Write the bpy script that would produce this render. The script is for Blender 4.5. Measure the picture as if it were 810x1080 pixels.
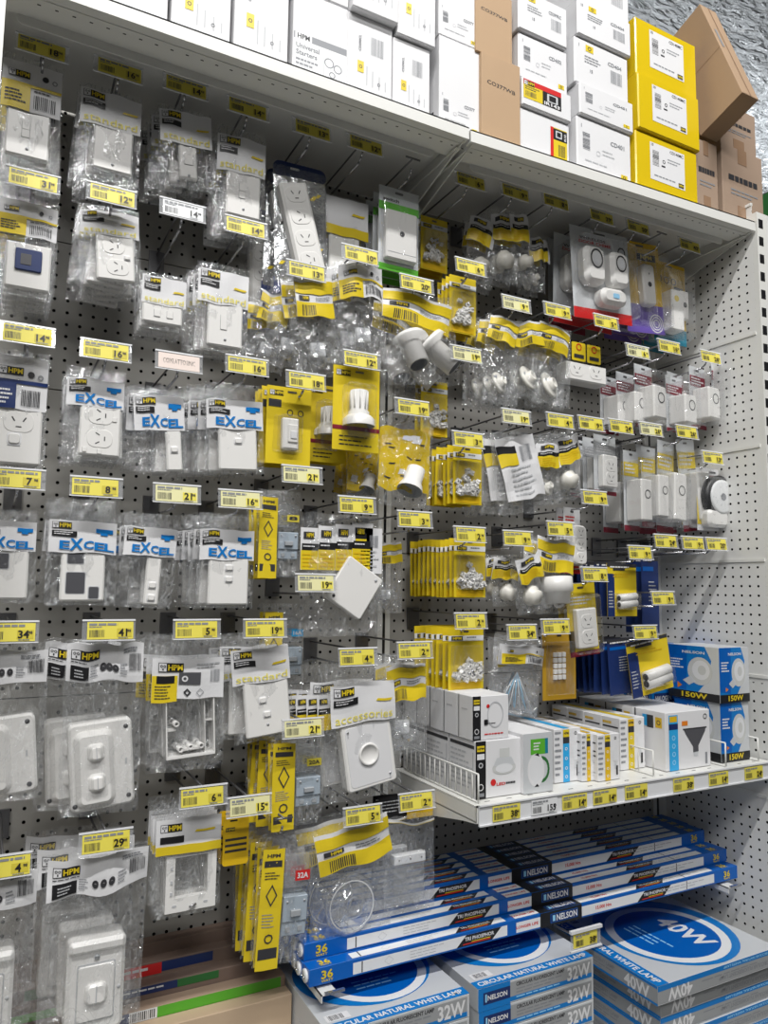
import bpy, math, random
from mathutils import Vector, Matrix, noise
R = math.radians
for o in list(bpy.data.objects): bpy.data.objects.remove(o)
S = bpy.context.scene
COL = S.collection
# ------------------------------------------------------------------ camera
YAW, PIT, ROL, FPX = R(27.772), R(5.766), R(0.7215), 783.7
CAM = Vector((0, -1.604, 1.5))
fw = Vector((math.sin(YAW)*math.cos(PIT), math.cos(YAW)*math.cos(PIT), math.sin(PIT)))
rt = fw.cross(Vector((0, 0, 1))).normalized(); up = rt.cross(fw)
rr = rt*math.cos(ROL) + up*math.sin(ROL); uu = -rt*math.sin(ROL) + up*math.cos(ROL)
cd = bpy.data.cameras.new('camera'); cam = bpy.data.objects.new('camera', cd); COL.objects.link(cam)
m = Matrix((rr, uu, -fw)).transposed().to_4x4(); m.translation = CAM
cam.matrix_world = m
cd.sensor_fit = 'VERTICAL'; cd.sensor_height = 24.0; cd.lens = FPX/1080*24.0; cd.clip_start = .02
S.camera = cam
# ------------------------------------------------------------------ world, lamps, exposure
S.view_settings.view_transform = 'Standard'; S.view_settings.look = 'None'
S.view_settings.gamma = 1.0; S.view_settings.use_curve_mapping = False
S.view_settings.exposure = -0.14
S.cycles.transparent_max_bounces = 40
S.cycles.max_bounces = 8
W = bpy.data.worlds.new('world'); S.world = W; W.use_nodes = True
W.node_tree.nodes['Background'].inputs[0].default_value = (1, .985, .96, 1)
W.node_tree.nodes['Background'].inputs[1].default_value = 0.05
def area(name, loc, sx, sy, power, tgt, col=(1, 1, 1)):
    l = bpy.data.lights.new(name, 'AREA'); l.shape = 'RECTANGLE'; l.size = sx; l.size_y = sy; l.energy = power; l.color = col
    o = bpy.data.objects.new(name, l); COL.objects.link(o); o.location = loc
    o.rotation_euler = (Vector(tgt)-Vector(loc)).to_track_quat('-Z', 'Y').to_euler(); return o
area('aisle_strip_lamp', (0.2, -2.45, 5.2), 4.0, .12, 215, (0.2, -0.4, 1.4), (1, .99, .97))
area('aisle_strip_lamp', (-1.2, -4.6, 5.2), 4.0, .30, 150, (0.7, 0, 1.3), (1, .99, .97))
area('added_upward_glow', (0.2, -2.45, 5.3), 4.0, .20, 60, (1.5, -1.0, 8.0), (1, .99, .97))  # upward glow added above the strip to brighten the foil ceiling
area('added_ceiling_uplight', (5.5, 3.6, 5.2), 6.0, .3, 190, (5.6, 4.2, 8.0), (.95, .98, 1))  # unseen uplight, added beyond the rack to brighten the ceiling in view
# ------------------------------------------------------------------ helpers
def ray(x, y): return fw + rr*((x-405)/FPX) - uu*((y-540)/FPX)
def at(x, y, Y):                       # the point seen at (x, y) standing at depth Y from the board
    d = ray(x, y); return CAM + d*((Y-CAM.y)/d.y)
def tag(o, label=None, cat=None, group=None, kind=None):
    if label: o['label'] = label
    if cat: o['category'] = cat
    if group: o['group'] = group
    if kind: o['kind'] = kind
    return o
def empty(name, loc, rot=(0, 0, 0)):
    o = bpy.data.objects.new(name, None); COL.objects.link(o); o.location = loc; o.rotation_euler = rot; o.empty_display_size = .02
    return o
MATS = {}
def pm(name, col, rough=.5, metal=0., spec=.5, bump=None, noise_col=None, emis=None, alpha=None, trans=0.):
    m = bpy.data.materials.new(name); m.use_nodes = True; nt = m.node_tree; b = nt.nodes['Principled BSDF']
    b.inputs['Base Color'].default_value = (*col, 1); b.inputs['Roughness'].default_value = rough; b.inputs['Metallic'].default_value = metal
    b.inputs['Specular IOR Level'].default_value = spec
    if alpha is not None: b.inputs['Alpha'].default_value = alpha
    if trans: b.inputs['Transmission Weight'].default_value = trans
    if noise_col or bump:
        tc = nt.nodes.new('ShaderNodeTexCoord')
    if noise_col:
        c2, sc = noise_col; n = nt.nodes.new('ShaderNodeTexNoise'); n.inputs['Scale'].default_value = sc; n.inputs['Detail'].default_value = 4
        r = nt.nodes.new('ShaderNodeMix'); r.data_type = 'RGBA'; r.inputs[6].default_value = (*col, 1); r.inputs[7].default_value = (*c2, 1)
        nt.links.new(tc.outputs['Object'], n.inputs['Vector']); nt.links.new(n.outputs['Fac'], r.inputs[0]); nt.links.new(r.outputs[2], b.inputs['Base Color'])
    if bump:
        sc, st = bump; n = nt.nodes.new('ShaderNodeTexNoise'); n.inputs['Scale'].default_value = sc; n.inputs['Detail'].default_value = 3
        bn = nt.nodes.new('ShaderNodeBump'); bn.inputs['Strength'].default_value = st; bn.inputs['Distance'].default_value = .003
        nt.links.new(tc.outputs['Object'], n.inputs['Vector']); nt.links.new(n.outputs['Fac'], bn.inputs['Height']); nt.links.new(bn.outputs[0], b.inputs['Normal'])
    MATS[name] = m; return m
pm('paper', (.74, .74, .755), .55); pm('white_plastic', (.80, .79, .77), .28, bump=(9, .05)); pm('ivory_plastic', (.78, .76, .70), .35)
pm('grey_plastic', (.36, .38, .40), .35); pm('blue_grey', (.36, .42, .48), .3); pm('yellow', (.74, .56, .02), .4); pm('deep_yellow', (.72, .46, .01), .4)
pm('tag_yellow', (.80, .70, .10), .45); pm('tag_olive', (.62, .52, .05), .5); pm('tag_white', (.78, .79, .80), .45); pm('pink_paper', (.80, .68, .62), .5); pm('pale_tag', (.80, .77, .42), .45)
pm('black', (.012, .012, .014), .4); pm('ink', (.035, .035, .04), .5); pm('grey_ink', (.25, .26, .28), .5); pm('pale_ink', (.50, .51, .53), .5)
pm('blue', (.0, .11, .46), .35); pm('bright_blue', (.005, .19, .56), .35); pm('side_grey', (.33, .34, .35), .45); pm('navy', (.012, .03, .13), .35); pm('cyan', (.03, .38, .75), .4); pm('sky', (.30, .62, .88), .4)
pm('red', (.62, .02, .02), .4); pm('maroon', (.22, .012, .03), .4); pm('green', (.10, .42, .03), .45); pm('dark_green', (.03, .16, .04), .45); pm('teal', (.01, .20, .30), .4)
pm('purple', (.16, .10, .45), .4); pm('gold', (.62, .36, .03), .35, .35); pm('orange', (.75, .22, .02), .4); pm('pale_yellow', (.82, .74, .30), .45)
pm('silver_card', (.62, .64, .66), .35, .1); pm('lens_grey', (.60, .61, .60), .25); pm('dark_lens', (.09, .09, .10), .3)
pm('steel', (.52, .52, .54), .25, .9); pm('dark_steel', (.20, .20, .21), .35, .85); pm('rack_white', (.74, .74, .71), .42, bump=(220, .04))
pm('floor_grey', (.16, .16, .155), .5); pm('tan_board', (.50, .34, .20), .75, noise_col=((.42, .28, .17), 6)); pm('cardboard', (.40, .27, .17), .8, noise_col=((.34, .23, .145), 9), bump=(60, .1)); pm('carton_brown', (.36, .26, .19), .8, noise_col=((.31, .22, .16), 9)); pm('tape', (.30, .19, .12), .18)
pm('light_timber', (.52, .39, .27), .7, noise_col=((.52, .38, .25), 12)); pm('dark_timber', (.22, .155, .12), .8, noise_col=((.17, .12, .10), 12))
pm('silver_film', (.62, .63, .64), .22, .85, bump=(60, .9)); pm('gloss_yellow', (.70, .50, .01), .18, bump=(5, .1))
pm('blue_shade', (.03, .22, .60), .35); pm('clear_white', (.75, .76, .78), .15)

def film(name, gloss=.16, milk=.06, rough=.10, tint=(1, 1, 1), scale=55, bstr=.8, fold=.25, crease_glint=.30):
    m = bpy.data.materials.new(name); m.use_nodes = True; nt = m.node_tree; nt.nodes.clear(); N = nt.nodes.new; L = nt.links.new
    out = N('ShaderNodeOutputMaterial'); tr = N('ShaderNodeBsdfTransparent'); tr.inputs[0].default_value = (*tint, 1)
    gl = N('ShaderNodeBsdfGlossy'); gl.inputs['Roughness'].default_value = rough; gl.inputs[0].default_value = (.95, .97, 1, 1)
    df = N('ShaderNodeBsdfDiffuse'); df.inputs[0].default_value = (.82, .84, .86, 1)
    tc = N('ShaderNodeTexCoord'); no = N('ShaderNodeTexNoise'); no.inputs['Scale'].default_value = scale; no.inputs['Detail'].default_value = 3; no.inputs['Distortion'].default_value = 1.2
    bp = N('ShaderNodeBump'); bp.inputs['Strength'].default_value = bstr; bp.inputs['Distance'].default_value = .004
    L(tc.outputs['Object'], no.inputs['Vector']); L(no.outputs['Fac'], bp.inputs['Height']); L(bp.outputs[0], gl.inputs['Normal'])
    lw = N('ShaderNodeLayerWeight'); lw.inputs['Blend'].default_value = .35
    ma = N('ShaderNodeMath'); ma.operation = 'MULTIPLY_ADD'; ma.inputs[1].default_value = fold; ma.inputs[2].default_value = gloss
    L(lw.outputs['Facing'], ma.inputs[0])
    mp = N('ShaderNodeMapping'); mp.inputs['Scale'].default_value = (1, 1, .42); L(tc.outputs['Object'], mp.inputs[0])
    rn = N('ShaderNodeTexNoise'); rn.inputs['Scale'].default_value = 26 if scale > 20 else 9; rn.inputs['Detail'].default_value = 2; rn.inputs['Distortion'].default_value = 2.2; L(mp.outputs[0], rn.inputs['Vector'])
    def mt(op, a, b_, c=None):
        n = N('ShaderNodeMath'); n.operation = op
        for i, v in enumerate((a, b_, c)):
            if v is None: continue
            if isinstance(v, (int, float)): n.inputs[i].default_value = v
            else: L(v, n.inputs[i])
        return n.outputs[0]
    rid = mt('POWER', mt('SUBTRACT', 1., mt('MULTIPLY', mt('ABSOLUTE', mt('SUBTRACT', rn.outputs['Fac'], .5), 0), 2.)), 55.)
    bh = mt('MULTIPLY_ADD', rid, .8, no.outputs['Fac']); L(bh, bp.inputs['Height'])
    milkf = mt('MULTIPLY_ADD', rid, crease_glint, milk)  # whitened crease lines, with crinkle highlights put into the diffuse colour
    m1 = N('ShaderNodeMixShader'); L(ma.outputs[0], m1.inputs[0]); L(tr.outputs[0], m1.inputs[1]); L(gl.outputs[0], m1.inputs[2])
    m2 = N('ShaderNodeMixShader'); L(milkf, m2.inputs[0]); L(m1.outputs[0], m2.inputs[1]); L(df.outputs[0], m2.inputs[2]); L(m2.outputs[0], out.inputs[0])
    MATS[name] = m
film('film', .07, .016, .07, bstr=1.0, crease_glint=.30); film('film_milky', .07, .035, .08, bstr=.9, crease_glint=.22); film('blister', .06, .01, .05, scale=14, bstr=.25, crease_glint=.08); film('tag_plastic', .16, .16, .12, scale=5, bstr=.05, fold=.1, crease_glint=0)
film('clear_box', .14, .10, .06, scale=8, bstr=.2, fold=.35, crease_glint=.12)

def pegboard(name, axis, o1, z0, seams, col, through=False):
    m = bpy.data.materials.new(name); m.use_nodes = True; nt = m.node_tree; N = nt.nodes.new; L = nt.links.new; b = nt.nodes['Principled BSDF']
    b.inputs['Base Color'].default_value = (*col, 1); b.inputs['Roughness'].default_value = .45
    g = N('ShaderNodeNewGeometry'); sp = N('ShaderNodeSeparateXYZ'); L(g.outputs['Position'], sp.inputs[0])
    def mth(op, a, b_=None, c=None):
        n = N('ShaderNodeMath'); n.operation = op
        for i, v in enumerate((a, b_, c)):
            if v is None: continue
            if isinstance(v, (int, float)): n.inputs[i].default_value = v
            else: L(v, n.inputs[i])
        return n.outputs[0]
    def cell(s, o): return mth('SUBTRACT', mth('FRACT', mth('ADD', mth('DIVIDE', mth('SUBTRACT', s, o), .025), 100.5)), .5)
    u = cell(sp.outputs[axis], o1); v = cell(sp.outputs[2], z0)
    d = mth('SQRT', mth('ADD', mth('MULTIPLY', u, u), mth('MULTIPLY', v, v)))
    hole = mth('LESS_THAN', d, .135)
    for s in seams: hole = mth('MULTIPLY', hole, mth('GREATER_THAN', mth('ABSOLUTE', mth('SUBTRACT', sp.outputs[2], s)), .016))
    rim = mth('SUBTRACT', mth('LESS_THAN', d, .165), hole)
    if through:
        tr = N('ShaderNodeBsdfTransparent'); tr.inputs[0].default_value = (1, 1, 1, 1)
    else:
        tr = N('ShaderNodeBsdfDiffuse'); tr.inputs[0].default_value = (.006, .006, .006, 1)
    n = N('ShaderNodeTexNoise'); n.inputs['Scale'].default_value = 400
    bp = N('ShaderNodeBump'); bp.inputs['Strength'].default_value = .15; bp.inputs['Distance'].default_value = .001; L(g.outputs['Position'], n.inputs['Vector']); L(n.outputs['Fac'], bp.inputs['Height']); L(bp.outputs[0], b.inputs['Normal'])
    mx = N('ShaderNodeMixShader'); L(hole, mx.inputs[0]); L(b.outputs[0], mx.inputs[1]); L(tr.outputs[0], mx.inputs[2]); L(mx.outputs[0], nt.nodes['Material Output'].inputs[0])
    MATS[name] = m
SEAMS = (2.195, 1.887, 1.583, 1.28, .977)
pegboard('peg_left', 0, .0079, 1.949, SEAMS, (.38, .37, .345)); pegboard('peg_right', 0, .9766, .9186, SEAMS, (.36, .35, .33)); pegboard('peg_side', 1, -.2251, 1.9645, SEAMS, (.74, .74, .72))  # back boards darker than the like-painted side board, shade put into colour

GLY = {}
def glyph(s, bold):
    k = (s, bold)
    if k not in GLY:
        c = bpy.data.curves.new('t', 'FONT'); c.body = s; c.size = 1; c.resolution_u = 2; c.offset = .028 if bold else 0; c.fill_mode = 'FRONT'
        o = bpy.data.objects.new('t', c); COL.objects.link(o); me = bpy.data.meshes.new_from_object(o)
        vs = [v.co.copy() for v in me.vertices]; fs = [tuple(p.vertices) for p in me.polygons]
        bpy.data.objects.remove(o); bpy.data.curves.remove(c); bpy.data.meshes.remove(me)
        x0 = min(v.x for v in vs); x1 = max(v.x for v in vs); y0 = min(v.y for v in vs); y1 = max(v.y for v in vs)
        GLY[k] = ([((v.x-x0)/(x1-x0), (v.y-y0)/(y1-y0)) for v in vs], fs, (x1-x0)/(y1-y0))
    return GLY[k]
class MB:
    """collects faces; x right, z up, -y out of the face towards the viewer"""
    def __init__(s): s.v = []; s.f = []; s.m = []; s.sm = []; s.M = Matrix.Identity(4)
    def add(s, vs, fs, mat, smooth=False):
        b = len(s.v); s.v += [s.M @ Vector(p) for p in vs]; s.f += [tuple(b+i for i in f) for f in fs]; s.m += [mat]*len(fs); s.sm += [smooth]*len(fs)
    sub = 0.
    def quad(s, x0, z0, x1, z1, mat, y=0., sk=0.):
        if s.sub:
            nx = max(1, min(14, int(abs(x1-x0)/s.sub+.5))); nz = max(1, min(8, int(abs(z1-z0)/(s.sub*1.2)+.5)))
            s.add([(x0+sk*j/nz+(x1-x0)*i/nx, y, z0+(z1-z0)*j/nz) for j in range(nz+1) for i in range(nx+1)], [(j*(nx+1)+i, j*(nx+1)+i+1, (j+1)*(nx+1)+i+1, (j+1)*(nx+1)+i) for j in range(nz) for i in range(nx)], mat); return
        s.add([(x0, y, z0), (x1, y, z0), (x1+sk, y, z1), (x0+sk, y, z1)], [(0, 1, 2, 3)], mat)
    def poly(s, pts, mat, y=0.): s.add([(a, y, b) for a, b in pts], [tuple(range(len(pts)))], mat)
    def box(s, x0, x1, y0, y1, z0, z1, mat):
        s.add([(x0, y0, z0), (x1, y0, z0), (x1, y1, z0), (x0, y1, z0), (x0, y0, z1), (x1, y0, z1), (x1, y1, z1), (x0, y1, z1)],
              [(0, 1, 5, 4), (1, 2, 6, 5), (2, 3, 7, 6), (3, 0, 4, 7), (4, 5, 6, 7), (3, 2, 1, 0)], mat)
    def slab(s, cx, cz, w, h, y0, y1, r, mat, ch=.0, n=4, mat_side=None):
        """rounded rectangle from y0 (back) to y1 (front, smaller), front edge chamfered by ch"""
        def ring(w, h, r, y):
            o = []
            for q, (sx, sz) in enumerate(((1, -1), (1, 1), (-1, 1), (-1, -1))):
                for k in range(n+1):
                    a = R(-90+q*90+90*k/n); o.append((cx+sx*(w/2-r)+r*math.cos(a), y, cz+sz*(h/2-r)+r*math.sin(a)))
            return o
        r = min(r, w/2*.999, h/2*.999); N = 4*(n+1)
        rings = [ring(w, h, r, y0), ring(w, h, r, y1+ch)]
        if ch: rings.append(ring(w-2*ch, h-2*ch, max(r-ch, .0003), y1))
        vs = sum(rings, []); fs = []
        for k in range(len(rings)-1):
            for i in range(N): j = (i+1) % N; fs.append((k*N+i, k*N+j, (k+1)*N+j, (k+1)*N+i))
        s.add(vs, fs, mat_side or mat); b = (len(rings)-1)*N
        s.add(vs[b:], [tuple(range(N))], mat); s.add(vs[:N], [tuple(range(N))[::-1]], mat)
    def lathe(s, c, axis, prof, mat, n=16, smooth=True):
        """prof = [(r, t)...] along axis from c"""
        a = Vector(axis).normalized(); q = Vector((0, 0, 1)) if abs(a.z) < .9 else Vector((1, 0, 0)); u = a.cross(q).normalized(); w = a.cross(u)
        vs = []; fs = []
        for r, t in prof:
            for i in range(n): th = 2*math.pi*i/n; vs.append(Vector(c)+a*t+(u*math.cos(th)+w*math.sin(th))*r)
        for k in range(len(prof)-1):
            for i in range(n): j = (i+1) % n; fs.append((k*n+i, k*n+j, (k+1)*n+j, (k+1)*n+i))
        s.add(vs, fs, mat, smooth)
    def cyl(s, p0, p1, r, mat, n=12, r1=None, caps=True):
        p0 = Vector(p0); p1 = Vector(p1); L = (p1-p0).length; r1 = r if r1 is None else r1
        s.lathe(p0, p1-p0, ([(0, 0)] if caps else [])+[(r, 0), (r1, L)]+([(0, L)] if caps else []), mat, n, True)
    def tube(s, pts, r, mat, n=6):
        for a, b in zip(pts[:-1], pts[1:]): s.cyl(a, b, r, mat, n)
    def disc(s, cx, cz, r, mat, y=0., n=20, rz=None): s.poly([(cx+r*math.cos(2*math.pi*i/n), cz+(rz or r)*math.sin(2*math.pi*i/n)) for i in range(n)], mat, y)
    def ring(s, cx, cz, r0, r1, mat, y=0., n=24, k=1.):
        vs = []; 
        for i in range(n): a = 2*math.pi*i/n; vs += [(cx+r0*math.cos(a), y, cz+k*r0*math.sin(a)), (cx+r1*math.cos(a), y, cz+k*r1*math.sin(a))]
        s.add(vs, [(2*i, 2*i+1, (2*i+3) % (2*n), (2*i+2) % (2*n)) for i in range(n)], mat)
    def dome(s, c, r, mat, n=12, m=4, sq=1., ysq=1., full=False):
        vs = []; fs = []; rows = m*(2 if full else 1)
        for k in range(rows+1):
            a = math.pi/2*k/m
            for i in range(n): th = 2*math.pi*i/n; vs.append((c[0]+r*math.sin(a)*math.cos(th), c[1]-r*ysq*math.cos(a), c[2]+r*sq*math.sin(a)*math.sin(th)))
        for k in range(rows):
            for i in range(n): j = (i+1) % n; fs.append((k*n+i, k*n+j, (k+1)*n+j, (k+1)*n+i))
        s.add(vs, fs, mat, True)
    def text(s, t, cx, cz, h, mat='ink', w=None, y=-.0006, bold=True, al='C', rot=0, up=False):
        g, fs, asp = glyph(t, bold); w = w or h*asp; ox = cx - (w/2 if al == 'C' else 0 if al == 'L' else w)
        vs = []
        for a, b in g:
            X = ox+a*w; Z = cz-h/2+b*h
            if rot: c_, s_ = math.cos(rot), math.sin(rot); X, Z = cx+(X-cx)*c_-(Z-cz)*s_, cz+(X-cx)*s_+(Z-cz)*c_
            vs.append((X, y, Z))
        s.add(vs, fs, mat)
    def lines(s, x0, z1, w, n, pitch, mat='grey_ink', y=-.0006, t=.35, seed=0):
        rn = random.Random(seed)
        for k in range(n):
            ww = w*rn.uniform(.6, 1); z = z1-k*pitch; x = x0
            while x < x0+ww:
                l = rn.uniform(.06, .22)*w; s.quad(x, z-pitch*t, min(x+l, x0+ww), z, mat, y); x += l+w*.025
    def barcode(s, x0, z0, w, h, mat='ink', y=-.0006, seed=1, vert=False):
        rn = random.Random(seed); n = 13
        for k in range(n):
            a = k/n; b = a+rn.uniform(.25, .7)/n
            if vert: s.quad(x0, z0+a*h, x0+w, z0+b*h, mat, y)
            else: s.quad(x0+a*w, z0, x0+b*w, z0+h, mat, y)
    def logo(s, x0, z0, h, y=-.0006):
        """white icon square and black block with yellow letters"""
        s.quad(x0, z0, x0+h*.95, z0+h, 'ink', y); s.quad(x0+h*.07, z0+h*.07, x0+h*.88, z0+h*.93, 'paper', y*1.4)
        s.ring(x0+h*.32, z0+h*.62, h*.08, h*.15, 'ink', y*1.8, 8); s.ring(x0+h*.66, z0+h*.62, h*.08, h*.15, 'ink', y*1.8, 8)
        s.quad(x0+h*.42, z0+h*.18, x0+h*.56, z0+h*.4, 'ink', y*1.8)
        s.quad(x0+h*.95, z0, x0+h*2.75, z0+h, 'black', y); s.text('HPM', x0+h*1.85, z0+h*.5, h*.66, 'yellow', h*1.6, y*1.6)
    def deform(s, fn): s.v = [Vector(fn(p)) for p in s.v]
    def build(s, name, parent=None, loc=None, rot=None):
        me = bpy.data.meshes.new(name); me.from_pydata(s.v, [], s.f); names = []
        for a in s.m:
            if a not in names: names.append(a); me.materials.append(MATS[a])
        ix = {a: i for i, a in enumerate(names)}
        me.polygons.foreach_set('material_index', [ix[a] for a in s.m]); me.polygons.foreach_set('use_smooth', s.sm); me.update()
        o = bpy.data.objects.new(name, me); COL.objects.link(o); o.parent = parent
        if loc: o.location = loc
        if rot: o.rotation_euler = rot
        return o
def kids(o): return [c for c in KID.get(o, [])]
def copy_tree(o, parent=None):
    c = o.copy(); COL.objects.link(c); c.parent = parent
    for ch in o.children: copy_tree(ch, c)
    return c
def F_front(x, y, z): return Matrix.Translation((x, y, z))
def F_left(x, y, z): return Matrix(((0, 1, 0, x), (-1, 0, 0, y), (0, 0, 1, z), (0, 0, 0, 1)))       # u runs towards -y, faces -x
def F_top(x, y, z): return Matrix(((1, 0, 0, x), (0, 0, 1, y), (0, -1, 0, z), (0, 0, 0, 1)))
def F_under(x, y, z): return Matrix(((1, 0, 0, x), (0, 0, -1, y), (0, 1, 0, z), (0, 0, 0, 1)))
# ------------------------------------------------------------------ the setting
def struct(name, mb): return tag(mb.build(name), kind='structure')
ZB, ZT = .36, 2.52
def panels(x0, x1, mat):
    b = MB(); zs = [ZB]+sorted(SEAMS)+[ZT]
    for a, c in zip(zs[:-1], zs[1:]):
        b.box(x0, x1, 0, .012, a+.0012, c-.0012, mat)
    b.box(x0, x1, .006, .010, ZB, ZT, 'black'); return b
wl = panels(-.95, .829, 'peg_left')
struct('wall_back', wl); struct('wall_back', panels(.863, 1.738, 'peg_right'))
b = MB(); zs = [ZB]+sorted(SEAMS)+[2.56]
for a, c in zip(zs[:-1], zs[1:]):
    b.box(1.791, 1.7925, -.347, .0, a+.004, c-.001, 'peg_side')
    b.box(1.788, 1.796, -.347, 0, c-.004, c+.004, 'rack_white')
struct('wall_right', b)
def upright(name, x0, x1, y0, y1, z1, sx, label):
    b = MB(); b.box(x0, x1, y0, y1, ZB, z1, 'rack_white')
    z = 2.5005
    while z > ZB+.05:
        if z+.016 < z1:
            w_ = .009 if y0 < -.1 else .0035; b.box(sx-w_, sx+w_, y0-.0006, y0+.0006, z-.0125, z+.0125, 'black')
        z -= .05 if y0 < -.1 else .025
    return tag(b.build(name), label, 'rack upright')
upright('rack_upright', .829, .863, -.003, .03, 2.52, .846, 'slotted grey upright between the two pegboard bays')
upright('rack_upright', 1.738, 1.791, -.003, .03, 2.52, 1.755, 'slotted grey upright in the back corner beside the side panel')
upright('rack_post', 1.791, 1.840, -.362, -.347, at(800, 224, -.362).z, 1.806, 'white slotted front post at the right edge of the side panel')
p_ = at(3, 50, -.36); upright('rack_post', p_.x-.05, p_.x, -.362, -.347, 2.56, p_.x-.03, 'white slotted front post at the very left edge')
c = MB(); n = 26
vs = [(-6+14*i/n, -5+14*j/n, 6.3+.05*noise.noise(Vector((i*.9, j*.9, 0)))) for j in range(n+1) for i in range(n+1)]
c.add(vs, [(j*(n+1)+i, (j+1)*(n+1)+i, (j+1)*(n+1)+i+1, j*(n+1)+i+1) for j in range(n) for i in range(n)], 'silver_film')
foil = bpy.data.materials.new('foil'); foil.use_nodes = True; nt = foil.node_tree; bs = nt.nodes['Principled BSDF']
bs.inputs['Base Color'].default_value = (.62, .64, .66, 1); bs.inputs['Metallic'].default_value = .55; bs.inputs['Roughness'].default_value = .38
tc = nt.nodes.new('ShaderNodeTexCoord'); mp = nt.nodes.new('ShaderNodeMapping'); mp.inputs['Scale'].default_value = (1.5, 3.4, 1); mp.inputs['Rotation'].default_value = (0, 0, .5)
no = nt.nodes.new('ShaderNodeTexNoise'); no.inputs['Scale'].default_value = 3.2; no.inputs['Detail'].default_value = 4; no.inputs['Distortion'].default_value = 1.5
bp = nt.nodes.new('ShaderNodeBump'); bp.inputs['Strength'].default_value = 1; bp.inputs['Distance'].default_value = .28
for a, q in ((tc.outputs['Object'], mp.inputs[0]), (mp.outputs[0], no.inputs[0]), (no.outputs['Fac'], bp.inputs['Height']), (bp.outputs[0], bs.inputs['Normal'])): nt.links.new(a, q)
MATS['foil'] = foil; c.m = ['foil']*len(c.m)
struct('ceiling', c)
b = MB(); b.box(-6, 8, -5, 9, -.05, 0, 'floor_grey'); struct('floor', b)
b = MB(); b.box(3.55, 3.6, .6, 6, 0, 3.62, 'dark_green'); b.box(3.5, 3.55, .6, 6, 3.3, 3.34, 'grey_plastic'); struct('wall_far', b)

# ------------------------------------------------------------------ shelves
def top_shelf(x0, x1, za, zb, label):
    """pressed steel shelf: deck, front lip, stiffening rib, a bracket at each end"""
    root = empty('steel_shelf', ((x0+x1)/2, -.18, (za+zb)/2)); L = x1-x0; tilt = math.atan2(zb-za, L); root.rotation_euler = (0, -tilt, 0)
    h = L/2; d = MB(); d.box(-h, h, -.18, .175, -.003, 0, 'rack_white'); d.build('deck', root)
    l = MB(); l.box(-h, h, -.18, -.176, -.027, .0, 'rack_white'); l.box(-h, h, -.176, -.160, -.027, -.0245, 'rack_white'); l.build('front_lip', root)
    u = MB(); u.box(-h+.01, h-.01, -.160, -.157, -.027, -.003, 'rack_white'); u.box(-h+.01, h-.01, -.1599, -.108, -.0285, -.0265, 'rack_white'); u.box(-h+.01, h-.01, -.108, .16, -.0085, -.0065, 'rack_white')
    n = int(L/.0135)
    for k in range(n):
        if k % 2 == 0: u.box(-h+.02+k*.0135, -h+.0255+k*.0135, -.148, -.1455, -.0288, -.0284, 'black')
    u.build('underside_tray', root)
    r = MB(); r.slab(0, -.0345, L-.09, .021, .0, -.002, .012, 'rack_white'); o = r.build('stiffening_rib', root, (0, -.108, 0))
    for s in (-1, 1):
        q = MB(); x = s*(h-.008); y0, y1 = -.172, .178
        pr = [(y0, -.003), (y1, -.003), (y1, -.125), (y0+.20, -.078), (y0+.02, -.034), (y0, -.03)]
        vs = [(x-.0015, a, c_) for a, c_ in pr]+[(x+.0015, a, c_) for a, c_ in pr]; n = len(pr)
        q.add(vs, [tuple(range(n))[::-1], tuple(range(n, 2*n))]+[(i, (i+1) % n, (i+1) % n+n, i+n) for i in range(n)], 'rack_white')
        q.box(x-.006, x+.006, y0+.02, y1, -.0805 if False else -.034, -.031, 'rack_white')
        q.build('bracket', root)
    tag(root, label, 'shelf'); return root
top_shelf(-.06, .849, 2.478, 2.479, 'white steel top shelf over the left bay, loaded with white cartons')
top_shelf(.853, 1.786, 2.476, 2.503, 'white steel top shelf over the right bay under yellow and brown cartons')
SZ = 1.071
root = empty('steel_shelf', (1.33, -.18, SZ)); tag(root, 'white steel shelf of boxed lamps with a price strip along its front', 'shelf')
d = MB(); d.box(-.454, .454, -.17, .17, -.003, 0, 'rack_white'); d.box(-.454, .454, -.17, -.166, -.033, 0, 'rack_white'); d.box(-.454, .454, -.166, .165, -.032, -.030, 'rack_white')
for k in range(16): d.box(-.42+k*.055, -.408+k*.055, -.150, -.1475, .0001, .0005, 'dark_steel')
d.build('deck', root)
for s in (-1, 1):
    q = MB(); x = s*.4525; pr = [(-.168, -.004), (.178, -.004), (.178, -.095), (-.12, -.04), (-.168, -.034)]
    vs = [(x-.0015, a, c_) for a, c_ in pr]+[(x+.0015, a, c_) for a, c_ in pr]; n = 5
    q.add(vs, [tuple(range(n))[::-1], tuple(range(n, 2*n))]+[(i, (i+1) % n, (i+1) % n+n, i+n) for i in range(n)], 'rack_white'); q.build('bracket', root)
q = MB(); q.box(-.452, .46, -.1745, -.172, -.038, .002, 'clear_white'); q.box(-.452, .46, -.178, -.1745, .0, .003, 'clear_white'); q.box(-.452, .46, -.178, -.1745, -.038, -.035, 'clear_white'); q.build('label_strip', root)
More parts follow.
